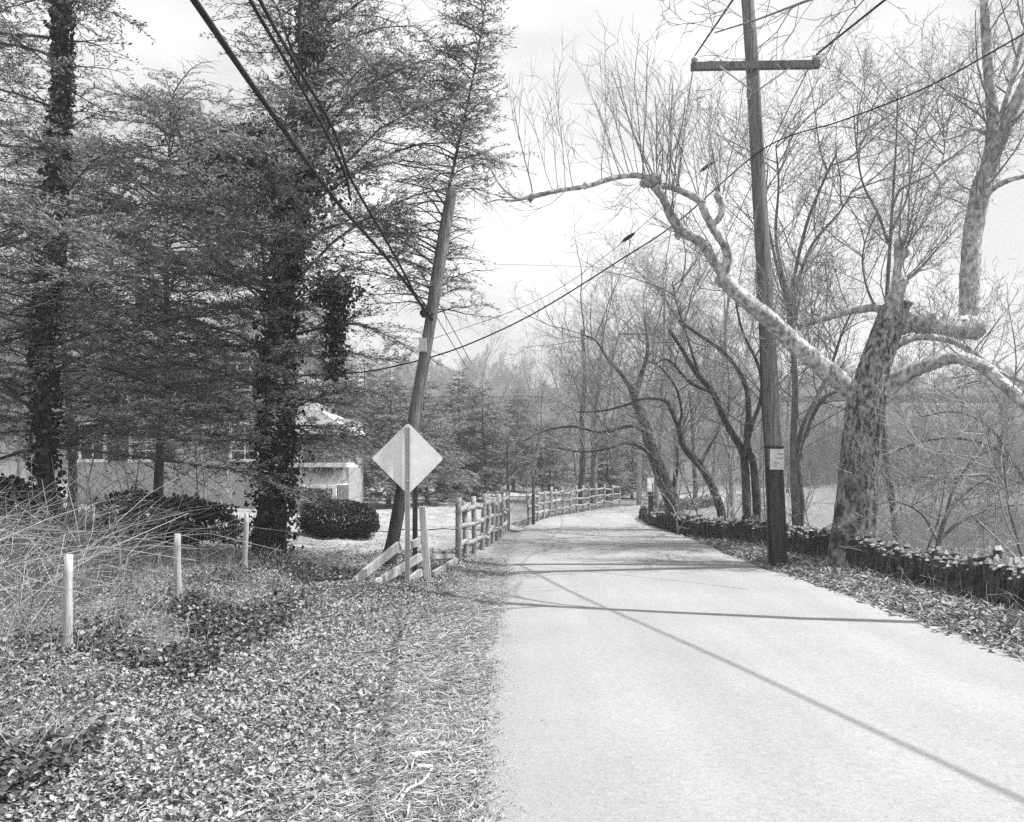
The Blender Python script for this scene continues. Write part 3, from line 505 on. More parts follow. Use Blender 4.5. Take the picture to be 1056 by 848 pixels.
# ------------------------------------------------------------ evergreens
def hemlock(name, label, base, H, r, seed, nl=90, Lmax=4.2, lean=(0, 0), env=None, z0=1.2, dens=1.0, ivy=0, ivytop=.5, leafL=.07, leafW=.019, mats=None, group=None, up=None, clumps=(), ivw=.1, pw=.5):
    rng = np.random.default_rng(seed); base = np.array([base[0], base[1], float(ground(base[0], base[1]))-.1]) if len(base) == 2 else np.array(base, float)
    e = empty(name, base, label, 'tree', group)
    tr, lb, fo = MB(), MB(), MB()
    zz = np.linspace(0, H, 16); cen = base+np.stack([lean[0]*zz+.06*np.sin(zz*.9+seed), lean[1]*zz+.05*np.cos(zz*.8), zz], -1)
    tr.tube(cen, r*(1-.9*zz/H)+r*.35*np.exp(-zz*2.2), 12, jit=.04); tr.build('trunk', M['bark'], e)
    C_, D_, N_ = [], [], []
    for k in range(nl):
        t = (k+rng.uniform(0, 1))/nl; z = z0+(H-z0)*(t**1.0); az = k*2.399+rng.uniform(-.4, .4)
        p0 = np.array([np.interp(z, zz, cen[:, 0]), np.interp(z, zz, cen[:, 1]), base[2]+z])
        L = Lmax*(1-z/H*.97)**pw*rng.uniform(.4, 1.2)
        if env: L = env(z, az, L)
        if L < .15: continue
        out = np.array([math.cos(az), math.sin(az), 0.]); lift = rng.uniform(-.25, .55)+(up(z, az) if up else 0)
        s = np.linspace(0, 1, 9); path = p0+out*(s*L)[:, None]+np.array([0, 0, 1.])*(lift*L*s-(lift*.5+.08)*L*s**2.2)[:, None]
        path[1:] += np.cumsum(rng.normal(0, .022*L, (8, 3)), 0)*s[1:, None]
        rl = .009+.0055*L; lb.tube(path, rl*(1-.85*s), 5, cap=False)
        ns = max(3, int(L*10*dens))
        for q in range(ns):
            u = .18+.82*(q+rng.uniform())/ns; pc, ax = along(path, min(u, .999)); side = 1 if q % 2 else -1
            lat = nrm(np.cross(ax, [0, 0, 1.])*side+ax*rng.uniform(.3, 1.1)+rng.normal(0, .25, 3)+[0, 0, rng.uniform(-.25, .5)]); l2 = L*.34*(1-.55*u)*rng.uniform(.6, 1.3)+.12
            m2 = max(3, int(l2/(.029 if leafL < .1 else .06))); w = np.linspace(0, 1, 5); sub = pc+lat*(w*l2)[:, None]+np.array([0, 0, -.22*l2])*(w**2)[:, None]
            lb.tube(sub[[0, 2, 4]], [.006, .004, .002], 3, cap=False)
            for sd_ in (-1, 1):
                uu = np.linspace(.05, 1, m2)+rng.uniform(-.02, .02, m2); cc = pc+lat*(uu*l2)[:, None]+np.array([0, 0, -.22*l2])*(uu**2)[:, None]
                dd = lat*.75+sd_*np.cross(lat, [0, 0, 1.])*.8+rng.normal(0, .28, (m2, 3)); dd[:, 2] += .05
                C_.append(cc+rng.normal(0, .02, cc.shape)); D_.append(dd); N_.append(np.array([.2, 0, 1.])+rng.normal(0, .6, (m2, 3)))
    lb.build('limb', M['bark'], e)
    C_ = np.concatenate(C_); D_ = np.concatenate(D_); N_ = np.concatenate(N_)
    # uneven: thin the sprays out in patches
    keep = (rnoise(C_[:, 0]+C_[:, 2]*.7, C_[:, 1]-C_[:, 2]*.8, 1.5) > -.35+rng.normal(0, .15, len(C_))) if leafL < .1 else np.ones(len(C_), bool)
    C_, D_, N_ = C_[keep], D_[keep], N_[keep]
    mi = (rng.uniform(0, 1, len(C_)) < .42).astype(int)
    fo.leaves(C_, D_, N_, leafL*rng.uniform(.6, 1.5, len(C_)), leafW*rng.uniform(.7, 1.4, len(C_)), mi)
    fo.build('foliage', mats or [M['needles'], M['needles2']], e, False)
    if ivy:
        iv = MB(); n = ivy; z = rng.uniform(0, 1, n)**.8*H*ivytop; a = rng.uniform(0, 6.28, n); w = np.clip(.5+.5*rnoise(a*2, z*1.2, 1.0), .1, 1)
        rr = r*(1-.9*z/H)+.02+np.abs(rng.normal(0, ivw, n))*w*1.6
        c = np.stack([np.interp(z, zz, cen[:, 0])+rr*np.cos(a), np.interp(z, zz, cen[:, 1])+rr*np.sin(a), base[2]+z], -1)
        o = np.stack([np.cos(a), np.sin(a), 0*a], -1); dn = rng.normal(0, .6, (n, 3)); dn[:, 2] -= .5
        iv.leaves(c, dn, o+rng.normal(0, .45, (n, 3)), rng.uniform(.06, .11, n), rng.uniform(.05, .10, n), (rng.uniform(0, 1, n) < .25).astype(int), .1)
        for (q, s3, nn_) in clumps:
            c = np.array(q)+rng.normal(0, 1, (nn_, 3))*np.array(s3)
            iv.leaves(c, rng.normal(0, 1, (nn_, 3))-[0, 0, .5], rng.normal(0, 1, (nn_, 3)), rng.uniform(.06, .11, nn_), rng.uniform(.05, .1, nn_), (rng.uniform(0, 1, nn_) < .25).astype(int), .1)
        iv.build('ivy', [M['ivy'], M['ivy2']], e, False)
    return e
def envB(z, az, L):
    c = math.cos(az)
    if z < 3.6: return L*(.6 if c > .2 else .9)
    if z < 6.2: return L*(.75 if c < 0 else 1.0)
    if c < -.2: return L*.42
    return L*(1.0-.10*max(c, 0))
def envA(z, az, L):
    c = math.cos(az)
    if z > 6.3 and c > -.3: return L*.55
    return L
upB = lambda z, az: .35+.35*max(0, math.cos(az)) if z > 3.6 else .1
hemlock('hemlock_tree', 'largest hemlock, its thick ivy covered trunk left of the diamond sign', (-4.1, 14.4), 19, .23, 1, 225, 4.4, (.085, 0), envB, 1.9, 1.25, ivy=9000, ivytop=.6, up=upB, ivw=.12,
        clumps=[(P(258, 180, 14.0), (.38, .35, .22), 1100), (P(300, 190, 14.1), (.42, .35, .5), 1900), (P(346, 345, 14.2), (.09, .1, .38), 900), (P(345, 300, 14.2), (.22, .2, .13), 700), (P(285, 500, 14.2), (.14, .2, .5), 1200)])
hemlock('hemlock_tree', 'hemlock with a dark ivy wrapped trunk near the left edge', (-7.1, 13.2), 18, .125, 2, 120, 3.8, (.03, 0), envA, 1.8, 1.15, ivy=4800, ivytop=.5, ivw=.06, up=lambda z, az: .1)
hemlock('hemlock_tree', 'hemlock cut by the left edge of the picture', (-9.6, 15.5), 19, .17, 3, 100, 4.3, (.02, 0), lambda z, az, L: L*(.5 if z > 7.5 and math.cos(az) > 0 else 1), 1.5, 1.0, ivy=2500, ivytop=.5, ivw=.06)
hemlock('hemlock_tree', 'shorter hemlock between the two ivy covered trunks, in front of the house', (-7.9, 19.5), 10.0, .11, 4, 150, 4.3, (.03, 0), None, 2.35, 1.25, up=lambda z, az: .18, pw=.3)
hemlock('hemlock_tree', 'low hemlock farther back between the edge trunk and house window', (-11.6, 23), 10.8, .12, 6, 95, 4.6, (-.03, 0), None, 2.2, 1.1, up=lambda z, az: .1, pw=.35)
hemlock('hemlock_tree', 'slender young hemlock just behind the leaning utility pole', (-2.22, 15.5), 10.2, .075, 12, 150, 2.3, (.17, 0), lambda z, az, L: L*(0 if z < 4.4 else (.62 if math.cos(az) > 0 else 1.1)), 4.2, 1.3, up=lambda z, az: .3)
sm = [hemlock('evergreen_tree', 'x', (0, 0, 0), 8, .13, 8, 110, 3.0, z0=.6, dens=.8, leafL=.17, leafW=.06, mats=[M['needles_far'], M['needles2']]),
      hemlock('evergreen_tree', 'x', (0, 0, 0), 8, .13, 9, 100, 3.5, z0=.7, dens=.8, leafL=.17, leafW=.06, mats=[M['needles_far'], M['needles2']])]
row([(372, 46, .95), (402, 40, .80), (440, 43, .80), (470, 52, .95), (500, 47, .80), (530, 60, .9), (330, 52, 1.1), (566, 60, .65)], sm, 'trees beyond the lawn and diamond sign', 'evergreens beyond the lawn', 'tree', 'evergreen_tree', 'dark evergreen')
put(sm[0], 'evergreen_tree', ((626-CX)/F*52, 52.), .62, 1., 'small dark evergreen just left of the white bridge pier', None)
put(sm[1], 'evergreen_tree', ((652-CX)/F*56, 56.), .62, 2., 'small dark evergreen just right of the white bridge pier', None)

# clipped boxwood
def shrub(name, label, c, size, n, mats, lsz=.03):
    c = np.array([c[0], c[1], float(ground(c[0], c[1]))]); e = empty(name, c, label, 'shrub'); rng = np.random.default_rng(int(abs(c[0]*100)))
    v = rng.normal(0, 1, (n, 3)); v /= np.linalg.norm(v, axis=1)[:, None]; v[:, 2] = np.abs(v[:, 2])**.8*np.sign(v[:, 2]); rr = 1-.16*rng.uniform(0, 1, n)**.5+(.05 if 'box' in name else .34)*rnoise(v[:, 0]*3, v[:, 1]*3+v[:, 2]*3, 1.5)
    q = c+np.array([0, 0, size[2]*.5])+v*rr[:, None]*np.array(size)*[.5, .5, .52]; q = q[q[:, 2] > c[2]-.02]; v = v[:len(q)]
    m_ = MB(); m_.leaves(q, rng.normal(0, 1, (len(q), 3)), rng.normal(0, 1, (len(q), 3)), lsz*rng.uniform(.8, 1.6, len(q)), lsz*.7, (rng.uniform(0, 1, len(q)) < .2).astype(int)); m_.build('foliage', mats, e, False)
    s = MB()
    for k in range(9): 
        a = rng.uniform(0, 6.28); s.tube([c, c+np.array([math.cos(a)*size[0]*.15, math.sin(a)*size[1]*.15, size[2]*.4]), c+np.array([math.cos(a)*size[0]*.35, math.sin(a)*size[1]*.35, size[2]*.75])], [.03, .02, .01], 5)
    s.build('stem', M['bark'], e); return e
shrub('boxwood_shrub', 'wide dark rounded boxwood on the lawn in front of the house porch', (-4.25, 21.5), (2.0, 1.5, .92), 15000, [M['box'], M['ivy2']], .055)
shrub('boxwood_shrub', 'small dark shrub on the lawn beyond the near rail fence', (-2.9, 47), (2.6, 1.6, 1.1), 4000, [M['box'], M['needles']], .09)
shrub('laurel_shrub', 'dark leafy shrub under the window left of the ivy covered trunk', (-6.9, 17.6), (2.8, 1.6, .95), 6500, [M['ivy'], M['ivy2']], .09)
shrub('laurel_shrub', 'dark leafy shrub at the foot of the left edge trunk', (-9.0, 15.0), (2.8, 1.6, 1.2), 9000, [M['ivy'], M['ivy2']], .09)

# ------------------------------------------------------------ house
def house():
    Y = 34.; k = F/Y; X = lambda px: (px-CX)/k; Z = lambda py: EYE-(py-HZ)/k
    e = empty('stucco_house', (X(180), Y, 0), 'pale stucco house with dark shutters half hidden behind the hemlocks', 'house')
    x0, x1 = X(70), X(306); zt = 6.5; b0 = -.3
    w = MB(); w.box(((x0+x1)/2, Y+4, (zt+b0)/2), (x1-x0, 8, zt-b0)); w.build('wall', M['stucco'], e, False)
    r = MB(); o = .35; xa, xb, ya, yb, zr = x0-o, x1+o, Y-o, Y+8+o, zt+2.4
    ym = Y+4
    r.add([(xa, ya, zt), (xb, ya, zt), (xb, ym, zr), (xa, ym, zr), (xa, yb, zt), (xb, yb, zt), (xa, ya, zt-.14), (xb, ya, zt-.14), (xa, yb, zt-.14), (xb, yb, zt-.14)],
          [[0, 1, 2, 3], [3, 2, 5, 4], [6, 7, 1, 0], [4, 5, 9, 8], [6, 8, 9, 7]], [[0, 3, 4], [1, 5, 2]]); ro = r.build('roof', M['roof'], e, False)
    c = MB(); c.box((x0+1.5, ym, zr+.3), (.9, .7, 1.6)); c.build('chimney', M['stone'], ro, False, origin=e.location)
    f = MB(); f.box(((x0+x1)/2, ya+.02, zt-.25), (x1-x0+.6, .12, .2)); f.build('cornice', M['white'], e, False)
    def window(px0, px1, py0, py1, sh=True):
        wx0, wx1, wz0, wz1 = X(px0), X(px1), Z(py1), Z(py0); cx, cz, ww, hh = (wx0+wx1)/2, (wz0+wz1)/2, wx1-wx0, wz1-wz0
        g = MB(); 
        for a, b, c_, d_ in ((cx, wz1+.04, ww+.24, .12), (cx, wz0-.05, ww+.28, .12)): g.box((a, Y-.05, b), (c_, .14, d_))
        for sx_ in (wx0-.05, wx1+.05): g.box((sx_, Y-.05, cz), (.1, .12, hh-.04))
        g.box((cx, Y-.04, cz), (.05, .07, hh-.03)); g.box((cx, Y-.045, cz+.0), (ww-.02, .09, .06))
        for q in (-.25, .25): g.box((cx, Y-.035, cz+q*hh), (ww-.02, .05, .035))
        wo = g.build('window', M['white'], e, False)
        p = MB(); p.box((cx, Y-.005, cz), (ww, .03, hh)); p.build('pane', M['glass'], wo, False, origin=e.location)
        if sh:
            for sx_ in (wx0-.38, wx1+.38):
                s = MB(); s.box((sx_, Y-.04, cz), (.42, .06, hh+.1)); 
                for q in range(10): s.box((sx_, Y-.078, wz0+hh*(q+.5)/10), (.32, .02, .04))
                s.build('shutter', M['shutter'], e, False)
    for a in ((137, 165, 438, 474), (240, 266, 438, 474), (137, 165, 375, 405), (232, 258, 375, 402), (85, 108, 438, 474)): window(*a)
    g = MB(); g.tube([(x1+.02, Y-.08, Z(545)), (x1+.02, Y-.08, Z(440)), (x1+.18, Y-.08, Z(433)), (X(325), Y-.12, Z(430)), (X(327), Y-.12, Z(424))], .055, 8); g.build('downspout', M['white'], e)
    # two storey side porch
    xp0, xp1 = x1+.02, X(366); yp = Y+.3
    p = MB(); p.box(((xp0+xp1)/2, yp+2.5, (Z(430)+b0)/2-.0), (xp1-xp0-.9, 3.4, Z(430)-b0)); p.build('side_wing', M['stucco'], e, False)
    pr = MB(); zc = Z(423); ze = Z(447)
    pr.add([(xp0, yp-.5, zc), (xp0+.9, yp-.5, zc), (xp1, yp-.5, ze), (xp1, yp+4, ze), (xp0+.9, yp+4, zc), (xp0, yp+4, zc), (xp0, yp-.5, ze-.05), (xp1, yp-.5, ze-.1), (xp1, yp+4, ze-.1)],
           [[0, 1, 4, 5], [1, 2, 3, 4], [6, 7, 2, 1], [2, 7, 8, 3]], [[0, 6, 1]]); pr.build('porch_roof', M['white'], e, False)
    b_ = MB(); b_.box(((xp0+xp1)/2, yp-.9, Z(480)), (xp1-xp0, 2.4, .16)); b_.build('balcony_floor', M['white'], e, False)
    l_ = MB(); l_.add([(xp0, yp-2.1, Z(500)), (xp1-.35, yp-2.1, Z(500)), (xp1-.35, yp+.2, Z(500)), (xp0, yp+.2, Z(482)), (xp1-.5, yp+.2, Z(482)), (xp0, yp-2.1, Z(503)), (xp1-.35, yp-2.1, Z(503))], [[0, 1, 4, 3], [5, 6, 1, 0]], [[1, 2, 4]]); l_.build('lower_roof', M['white'], e, False)
    rl = MB(); rl.box(((xp0+xp1)/2, yp-2.02, Z(456)), (xp1-xp0-.1, .07, .06))
    for x in np.arange(xp0+.1, xp1-.05, .14): rl.box((x, yp-2.02, (Z(456)+Z(479))/2), (.035, .035, Z(456)-Z(479)))
    rl.build('railing', M['shutter'], e, False)
    for x in (xp0+.12, xp1-.45):
        q = MB(); q.box((x, yp-2.0, (Z(500)-.2)/2-.05), (.14, .14, Z(500)+.15)); q.build('porch_post', M['white'], e, False)
    d_ = MB(); d_.box(((xp0+xp1)/2-.2, yp+.74, 1.0), (1.0, .08, 2.1)); d_.build('door', M['shutter'], e, False)
house()

# ------------------------------------------------------------ poles and cables
def bolt_strap(m_, c, r, z, h=.05): m_.tube([(c[0], c[1], z), (c[0], c[1], z+h)], r, 12)
def utility_pole():
    b = P(802, 578, 15.0); b[2] = .05; e = empty('utility_pole', b, 'tall wooden utility pole with crossarm and notice plate beside the right verge', 'utility pole')
    path = np.array([[b[0], 15, -.3], b+[0, 0, 0.02], P(799, 500, 15.0), P(794, 400, 15.0), P(789, 300, 15.0), P(782, 180, 15.0), P(776, 72, 15.0), P(771, 0, 15.0), P(768, -50, 15)])
    m_ = MB(); path = spline(path, 5); z = path[:, 2]; m_.tube(path, np.interp(z, [0, 1.4, 5, 10], [.165, .155, .13, .105]), 16, jit=.012)
    # darker treated butt below the plate
    Vz = [0]; o = m_.build('shaft', [M['pole'], M['creosote']], e)
    me = o.data
    for p in me.polygons:
        zc = p.center.z+b[2]
        if zc < 1.70: p.material_index = 1
    c = P(776, 72, 15.0); a = MB(); rz = rad(-2)
    a.box((c[0], c[1]-.15, c[2]), (2.16, .10, .12), rz, tilt=(0, 0)); ca = a.build('crossarm', M['pole'], e, False)
    for s in (-1, 1):
        br = MB(); br.tube([(c[0]+s*.62, c[1]-.2, c[2]-.03), (c[0]+s*.05, c[1]-.14, c[2]-.42)], .014, 5); br.build('brace', M['galv'], e)
        ins = MB(); x = c[0]+s*1.02; ins.tube([(x, c[1]-.15-s*.035, c[2]+.06), (x, c[1]-.15-s*.035, c[2]+.10), (x, c[1]-.15-s*.035, c[2]+.105), (x, c[1]-.15-s*.035, c[2]+.14), (x, c[1]-.15-s*.035, c[2]+.145), (x, c[1]-.15-s*.035, c[2]+.21)], [.015, .02, .06, .055, .04, .03], 10); ins.build('insulator', M['porcelain'], e)
    q = P(798, 474, 15.0); pl = MB(); pl.box((q[0]+.0, 15-.172, q[2]), (.235, .015, .35)); pl.build('notice_plate', M['paper'], e, False)
    mk = MB()   # indistinct faded diagonal smudge printed on the plate
    for dz, w_ in ((.09, .10), (.02, .13), (-.06, .09), (-.11, .05)): mk.box((q[0]+.02+dz*.4, 15-.1815, q[2]+dz), (w_, .003, .03), jit=.001)
    mk.build('faded_print', mat('faded_print', .3, .5, 30), e, False)
    st = MB(); st.tube([(q[0], 15, q[2]+.19), (q[0], 15, q[2]+.23)], .168, 16); st.build('strap', M['dark_metal'], e)
    cn_ = MB(); cn_.tube([b+[-.15, -.09, .0], P(790, 480, 14.9), P(786, 420, 14.88), P(783, 330, 14.88), P(779, 280, 14.88)], .014, 6); cn_.build('conduit', M['dark_metal'], e)
    return c
CA = utility_pole()
def lean_pole():
    b = P(400, 590, 14.3); b[2] = .05; e = empty('utility_pole', b, 'shorter utility pole leaning right behind the diamond sign', 'utility pole')
    pts = [b-[.05, 0, .3], b, P(412, 520, 14.3), P(429, 421, 14.4), P(446, 320, 14.4), P(463, 215, 14.4), P(466, 195, 14.4)]
    m_ = MB(); pts = spline(pts, 4); m_.tube(pts, np.linspace(.115, .085, len(pts)), 14, jit=.012); o = m_.build('shaft', [M['pole'], M['creosote']], e)
    for p in o.data.polygons:
        if p.center.z < 1.5: p.material_index = 1
    q = P(437, 323, 14.2); n = MB(); n.tube([q-[0, 0, .07], q-[0, 0, .02], q+[0, 0, .02], q+[0, 0, .07]], [.03, .065, .065, .03], 10); n.tube([q, q+[.15, .1, 0]], .015, 6); n.build('insulator', M['dark_metal'], e)
    bx = MB(); c = P(436, 356, 14.25); bx.box(c, (.12, .10, .22)); bx.build('terminal_box', M['galv'], e, False)
lean_pole()
def cable(name, label, pts, r, m, nodes=()):
    path = spline(pts, 8); m_ = MB(); m_.tube(path, r if np.isscalar(r) else np.interp(np.linspace(0, 1, len(path)), np.linspace(0, 1, len(r)), r), 6)
    o = m_.build(name, m); tag(o, label, 'cable', 'overhead cables')
    return o
def knot(o, pts, r):
    for p in pts:
        k = MB(); p = np.array(p); d_ = np.array([.11, -.05, .07]); k.tube([p-d_, p-d_*.6, p, p+d_*.6, p+d_], np.array([.2, .9, 1, .8, .2])*r, 7); k.build('splice', M['cable'], o)
cable('overhead_cable', 'thickest black cable running from the upper left to the leaning pole', [P(90, -160, 6.0), P(200, 0, 7.6), P(272, 105, 9.2), P(345, 205, 11.2), P(400, 268, 13.2), P(446, 330, 14.3)], [.035, .032, .028, .022, .02], M['cable'])
cable('overhead_cable', 'upper of two close cables descending steeply from the top left centre', [P(205, -110, 6.5), P(258, 0, 7.8), P(300, 72, 9.2), P(335, 135, 10.6), P(356, 180, 11.6), P(361, 205, 12)], .018, M['cable'])
cable('overhead_cable', 'lower of two close cables, bending near the ivy to the leaning pole', [P(220, -110, 6.5), P(268, 0, 7.8), P(306, 68, 9.2), P(342, 130, 10.6), P(360, 180, 11.6), P(372, 203, 12.1), P(406, 262, 13.2), P(437, 321, 14.2)], .018, M['cable'])
co = cable('overhead_cable', 'long twisted cable crossing the road from the tall pole to the leaning one', [P(1130, -5, 11.6), P(1056, 35, 12.2), P(960, 88, 13.0), P(870, 124, 13.9), P(790, 152, 14.85), P(700, 228, 14.7), P(640, 268, 14.6), P(560, 318, 14.5), P(500, 348, 14.4), P(446, 368, 14.35), P(380, 383, 14.8), P(330, 386, 15.4), P(290, 388, 18)], .012, M['cable'])
co = cable('overhead_wire', 'thin wire above the long cable carrying two dark splices', [P(440, 352, 14.4), P(560, 307, 14.5), P(648, 245, 14.6), P(729, 172, 14.7), P(783, 128, 14.9)], .005, M['wire'])
knot(co, [P(648, 245, 14.6), P(729, 172, 14.7)], .033)
for s, lab in ((-1, 'left'), (1, 'right')):
    x = CA[0]+s*1.02; z = CA[2]+.17
    for far in (0, 1):
        if far: pts = [(x, 14.85, z), ((x*.55+(CX+125-CX)/F*46*.45)+0, 28, z-1.6), ((655-CX)/F*46+s*.8, 46, 9.0)]
        else: pts = [(x, 14.85, z), (x+.30*(1+s*.5), 11, z-.45), (x+.85*(1+s*.5), 6, z-1.0), (x+1.45*(1+s*.5), 0, z-1.3), (x+2.4*(1+s*.5), -12, z-1.0), (x+3.4*(1+s*.5), -25, z)]
        cable('overhead_wire', f'thin wire from the {lab} end of the crossarm '+('receding down the road' if far else 'passing overhead toward the viewer'), pts, .009 if far else (.019 if s > 0 else .014), M['cable'])
# guy wires on the leaning pole
cable('guy_wire', 'upper guy wire slanting down right from the leaning pole', [P(452, 312, 14.4), P(470, 345, 16), P(487, 376, 18)], .008, M['wire'])
cable('guy_wire', 'lower guy wire slanting down right from the leaning pole', [P(449, 325, 14.4), P(465, 352, 16), P(482, 380, 18)], .008, M['wire'])
cable('overhead_wire', 'faint thin wire crossing the sky above the distant tree tops', [P(470, 272, 40), P(530, 273, 42), P(640, 276, 46)], .012, M['wire'])
# far pole
fp = P(659, 524, 46); fp[2] = 0; e = empty('utility_pole', fp, 'distant thin pale utility pole beyond the bend', 'utility pole')
m_ = MB(); m_.tube([fp-[0, 0, .3], fp+[0, 0, 9.4]], [.14, .1], 10); m_.build('shaft', M['post'], e)
m_ = MB(); m_.box(fp+[0, -.14, 9.0], (2.0, .1, .12)); m_.build('crossarm', M['pole'], e, False)
for px, Y, top, lab in ((524, 25.3, 447, 'thin dark post standing at the far end of the near rail fence'), (550, 27.5, 452, 'thin dark post at the start of the far rail fence')):
    b = P(px, 550, Y); b[2] = float(ground(b[0], b[1])); o = MB(); o.tube([b-[0, 0, .2], b+[0, 0, 1.2], P(px, top, Y)], [.055, .05, .04], 10, jit=.03); q = tag(o.build('thin_post', M['bark']), lab, 'post')

# ------------------------------------------------------------ diamond sign (seen from behind)
def sign():
    b = P(420, 612, 11.8); b[2] = float(ground(b[0], b[1])); e = empty('road_sign', b, 'diamond road sign seen from its blank back, on a slim pale post', 'road sign')
    c = P(420.5, 473, 11.8); rz = rad(13); cs, sn = math.cos(rz), math.sin(rz)
    h = .475; m_ = MB(); pts = []
    L = []
    for k in range(4):    # rounded corners
        a0 = k*math.pi/2; cx_, cz_ = math.cos(a0)*(h-.05), math.sin(a0)*(h-.05)
        for t_ in (-.55, -.2, .2, .55): L.append((cx_+.045*math.cos(a0+t_), cz_+.045*math.sin(a0+t_)))
    n = len(L); V = [(x*cs, x*sn+yy, z) for yy in (.0, .004) for x, z in L]; V = np.array(V)+c+[0, .03, 0]
    bm = bpy.data.meshes.new('panel'); bm.from_pydata([tuple(v-b) for v in V], [], [list(range(n)), list(range(2*n-1, n-1, -1))]+[[k, (k+1) % n, n+(k+1) % n, n+k] for k in range(n)])
    bm.materials.append(M['signback']); o = bpy.data.objects.new('panel', bm); COL.objects.link(o); o.parent = e
    # U channel post
    p = MB(); zt_ = c[2]+.42; zb = b[2]-.3; zc = (zt_+zb)/2; hh = zt_-zb; lean = -.004
    for (dx, dy, w_, d_) in ((0, 0, .045, .012), (-.028, -.008, .012, .03), (.028, -.008, .012, .03)):
        p.box((b[0]+dx+.004, b[1]-.0+dy, zc), (w_, d_, hh), rz*0)
    p.build('post', M['post'], e, False)
    for dz in (-.3, .28): bo = MB(); bo.tube([c+[0, -.03, dz], c+[0, .0, dz]], .012, 8); bo.build('bolt', M['galv'], e)
sign()
b = P(428, 600, 12.9); b[2] = float(ground(b[0], b[1])); o = MB(); o.box((b[0], b[1], .82), (.07, .07, 1.7), tilt=(.005, 0)); tag(o.build('dark_post', M['creosote'], smoothed=False), 'dark square post standing just behind the diamond sign', 'post')
# small signpost at the bend
b = P(671, 543, 27.2); b[2] = float(ground(b[0], b[1])); e = empty('signpost', b, 'small white sign on a dark post at the bend of the road', 'road sign')
o = MB(); o.box(b+[0, 0, .6], (.14, .12, 1.5)); o.build('post', M['creosote'], e, False)
o = MB(); o.box((b[0]-.02, b[1]-.08, EYE-(500-HZ)/F*27.2), (.24, .02, .42), rad(28)); o.build('panel', M['white'], e, False)

# ------------------------------------------------------------ rail fences
def rough_post(m_, b, h, w, lean=(0, 0), mi=0):
    z = np.linspace(-.25, h, 7); V = np.stack([b[0]+lean[0]*z, b[1]+lean[1]*z, b[2]+z], -1); m_.tube(V, np.full(7, w/2)*(1+R.normal(0, .05, 7)), 6, jit=.07)
def rail_fence(label, line, posts_at, skip=()):
    e = empty('rail_fence', (line[0][0], line[0][1], 0), label, 'fence'); c = np.array(line); pts = []
    s = np.concatenate([[0], np.cumsum(np.linalg.norm(np.diff(c, axis=0), axis=1))])
    for d_ in posts_at: pts.append(np.array([np.interp(d_, s, c[:, 0]), np.interp(d_, s, c[:, 1])]))
    for k, p in enumerate(pts):
        b = np.array([p[0], p[1], float(ground(p[0], p[1]))]); m_ = MB(); rough_post(m_, b, R.uniform(1.0, 1.2), .115, R.normal(0, .045, 2)); m_.build('post', M['rail'], e)
        if k+1 < len(pts) and k not in skip:
            q = pts[k+1]; zb = float(ground(q[0], q[1]))
            for h in (.28, .60, .92):
                a_ = np.array([p[0], p[1], b[2]+h+R.normal(0, .03)]); d__ = np.array([q[0], q[1], zb+h+R.normal(0, .04)]); v = nrm(d__-a_)
                r_ = MB(); mid = (a_+d__)/2+R.normal(0, .02, 3); r_.tube(spline([a_-v*.12, mid, d__+v*.12], 3), np.array([.035, .05, .055, .055, .05, .05, .035])*1.0, 5, jit=.10); r_.build('rail', M['rail'], e)
    return e
F1 = [(-.95, 15.4), (-.55, 18.5), (-.3, 21.5), (-.12, 24.6)]
f1 = rail_fence('weathered split rail fence on the left edge of the road, before the gap', F1, [0, .8, 1.7, 2.6, 3.5, 4.4, 5.4, 6.4, 7.4, 8.4, 9.2])
F2 = [(.55, 27.8), (.9, 30), (1.5, 32.8), (2.5, 36), (3.6, 40), (5.5, 45), (7.4, 50)]
rail_fence('weathered split rail fence curving away beyond the driveway gap', F2, [0, 1.1, 2.2, 3.3, 4.5, 5.7, 6.9, 8.1, 9.4, 10.8, 12.2, 13.6, 15, 16.6, 18.2])
# broken near end: one pale post and rails that slid to the ground
e = empty('broken_fence_end', P(437, 605, 12.5)*[1, 1, 0], 'broken end of rail fence with two pale rails sloping to the ground', 'fence')
pb = P(441, 607, 12.4); pb[2] = float(ground(pb[0], pb[1])); m_ = MB()
m_.box(pb+[-.035, 0, .5], (.10, .10, 1.12), jit=.004, tilt=(-.075, 0)); m_.build('post', M['post'], e, False)
def plank(p, q, w=.10, t=.05, m=M['post'], name='rail'):
    p = np.array(p, float); q = np.array(q, float); ax = nrm(q-p); up = nrm(np.cross(np.cross(ax, [0, 0, 1.]), ax)); sd_ = np.cross(ax, up)
    V = [c_+sd_*a_*t/2+up*b_*w/2+R.normal(0, .004, 3) for c_ in (p, (p+q)/2, q) for a_, b_ in ((-1, -1), (1, -1), (1, 1), (-1, 1))]
    Q = [[k*4+j, k*4+(j+1) % 4, k*4+4+(j+1) % 4, k*4+4+j] for k in (0, 1) for j in range(4)]+[[3, 2, 1, 0], [8, 9, 10, 11]]
    m_ = MB(); m_.add(V, Q); return m_.build(name, m, e, False)
plank(P(412, 562, 12.4), P(352, 611, 11.7), .115); plank(P(434, 574, 12.35), P(376, 609, 11.6), .105); plank(P(434, 557, 12.4), P(425, 562, 12.2), .1)
plank(P(434, 590, 12.3), P(421, 601, 12.0), .10); plank(P(447, 592, 12.6), P(473, 576, 15.4), .08, .05, M['rail']); plank(P(446, 574, 12.6), P(470, 573, 15.4), .07, .05, M['rail']); plank(P(443, 600, 12.6), P(462, 591, 14.2), .08, .05, M['rail'])
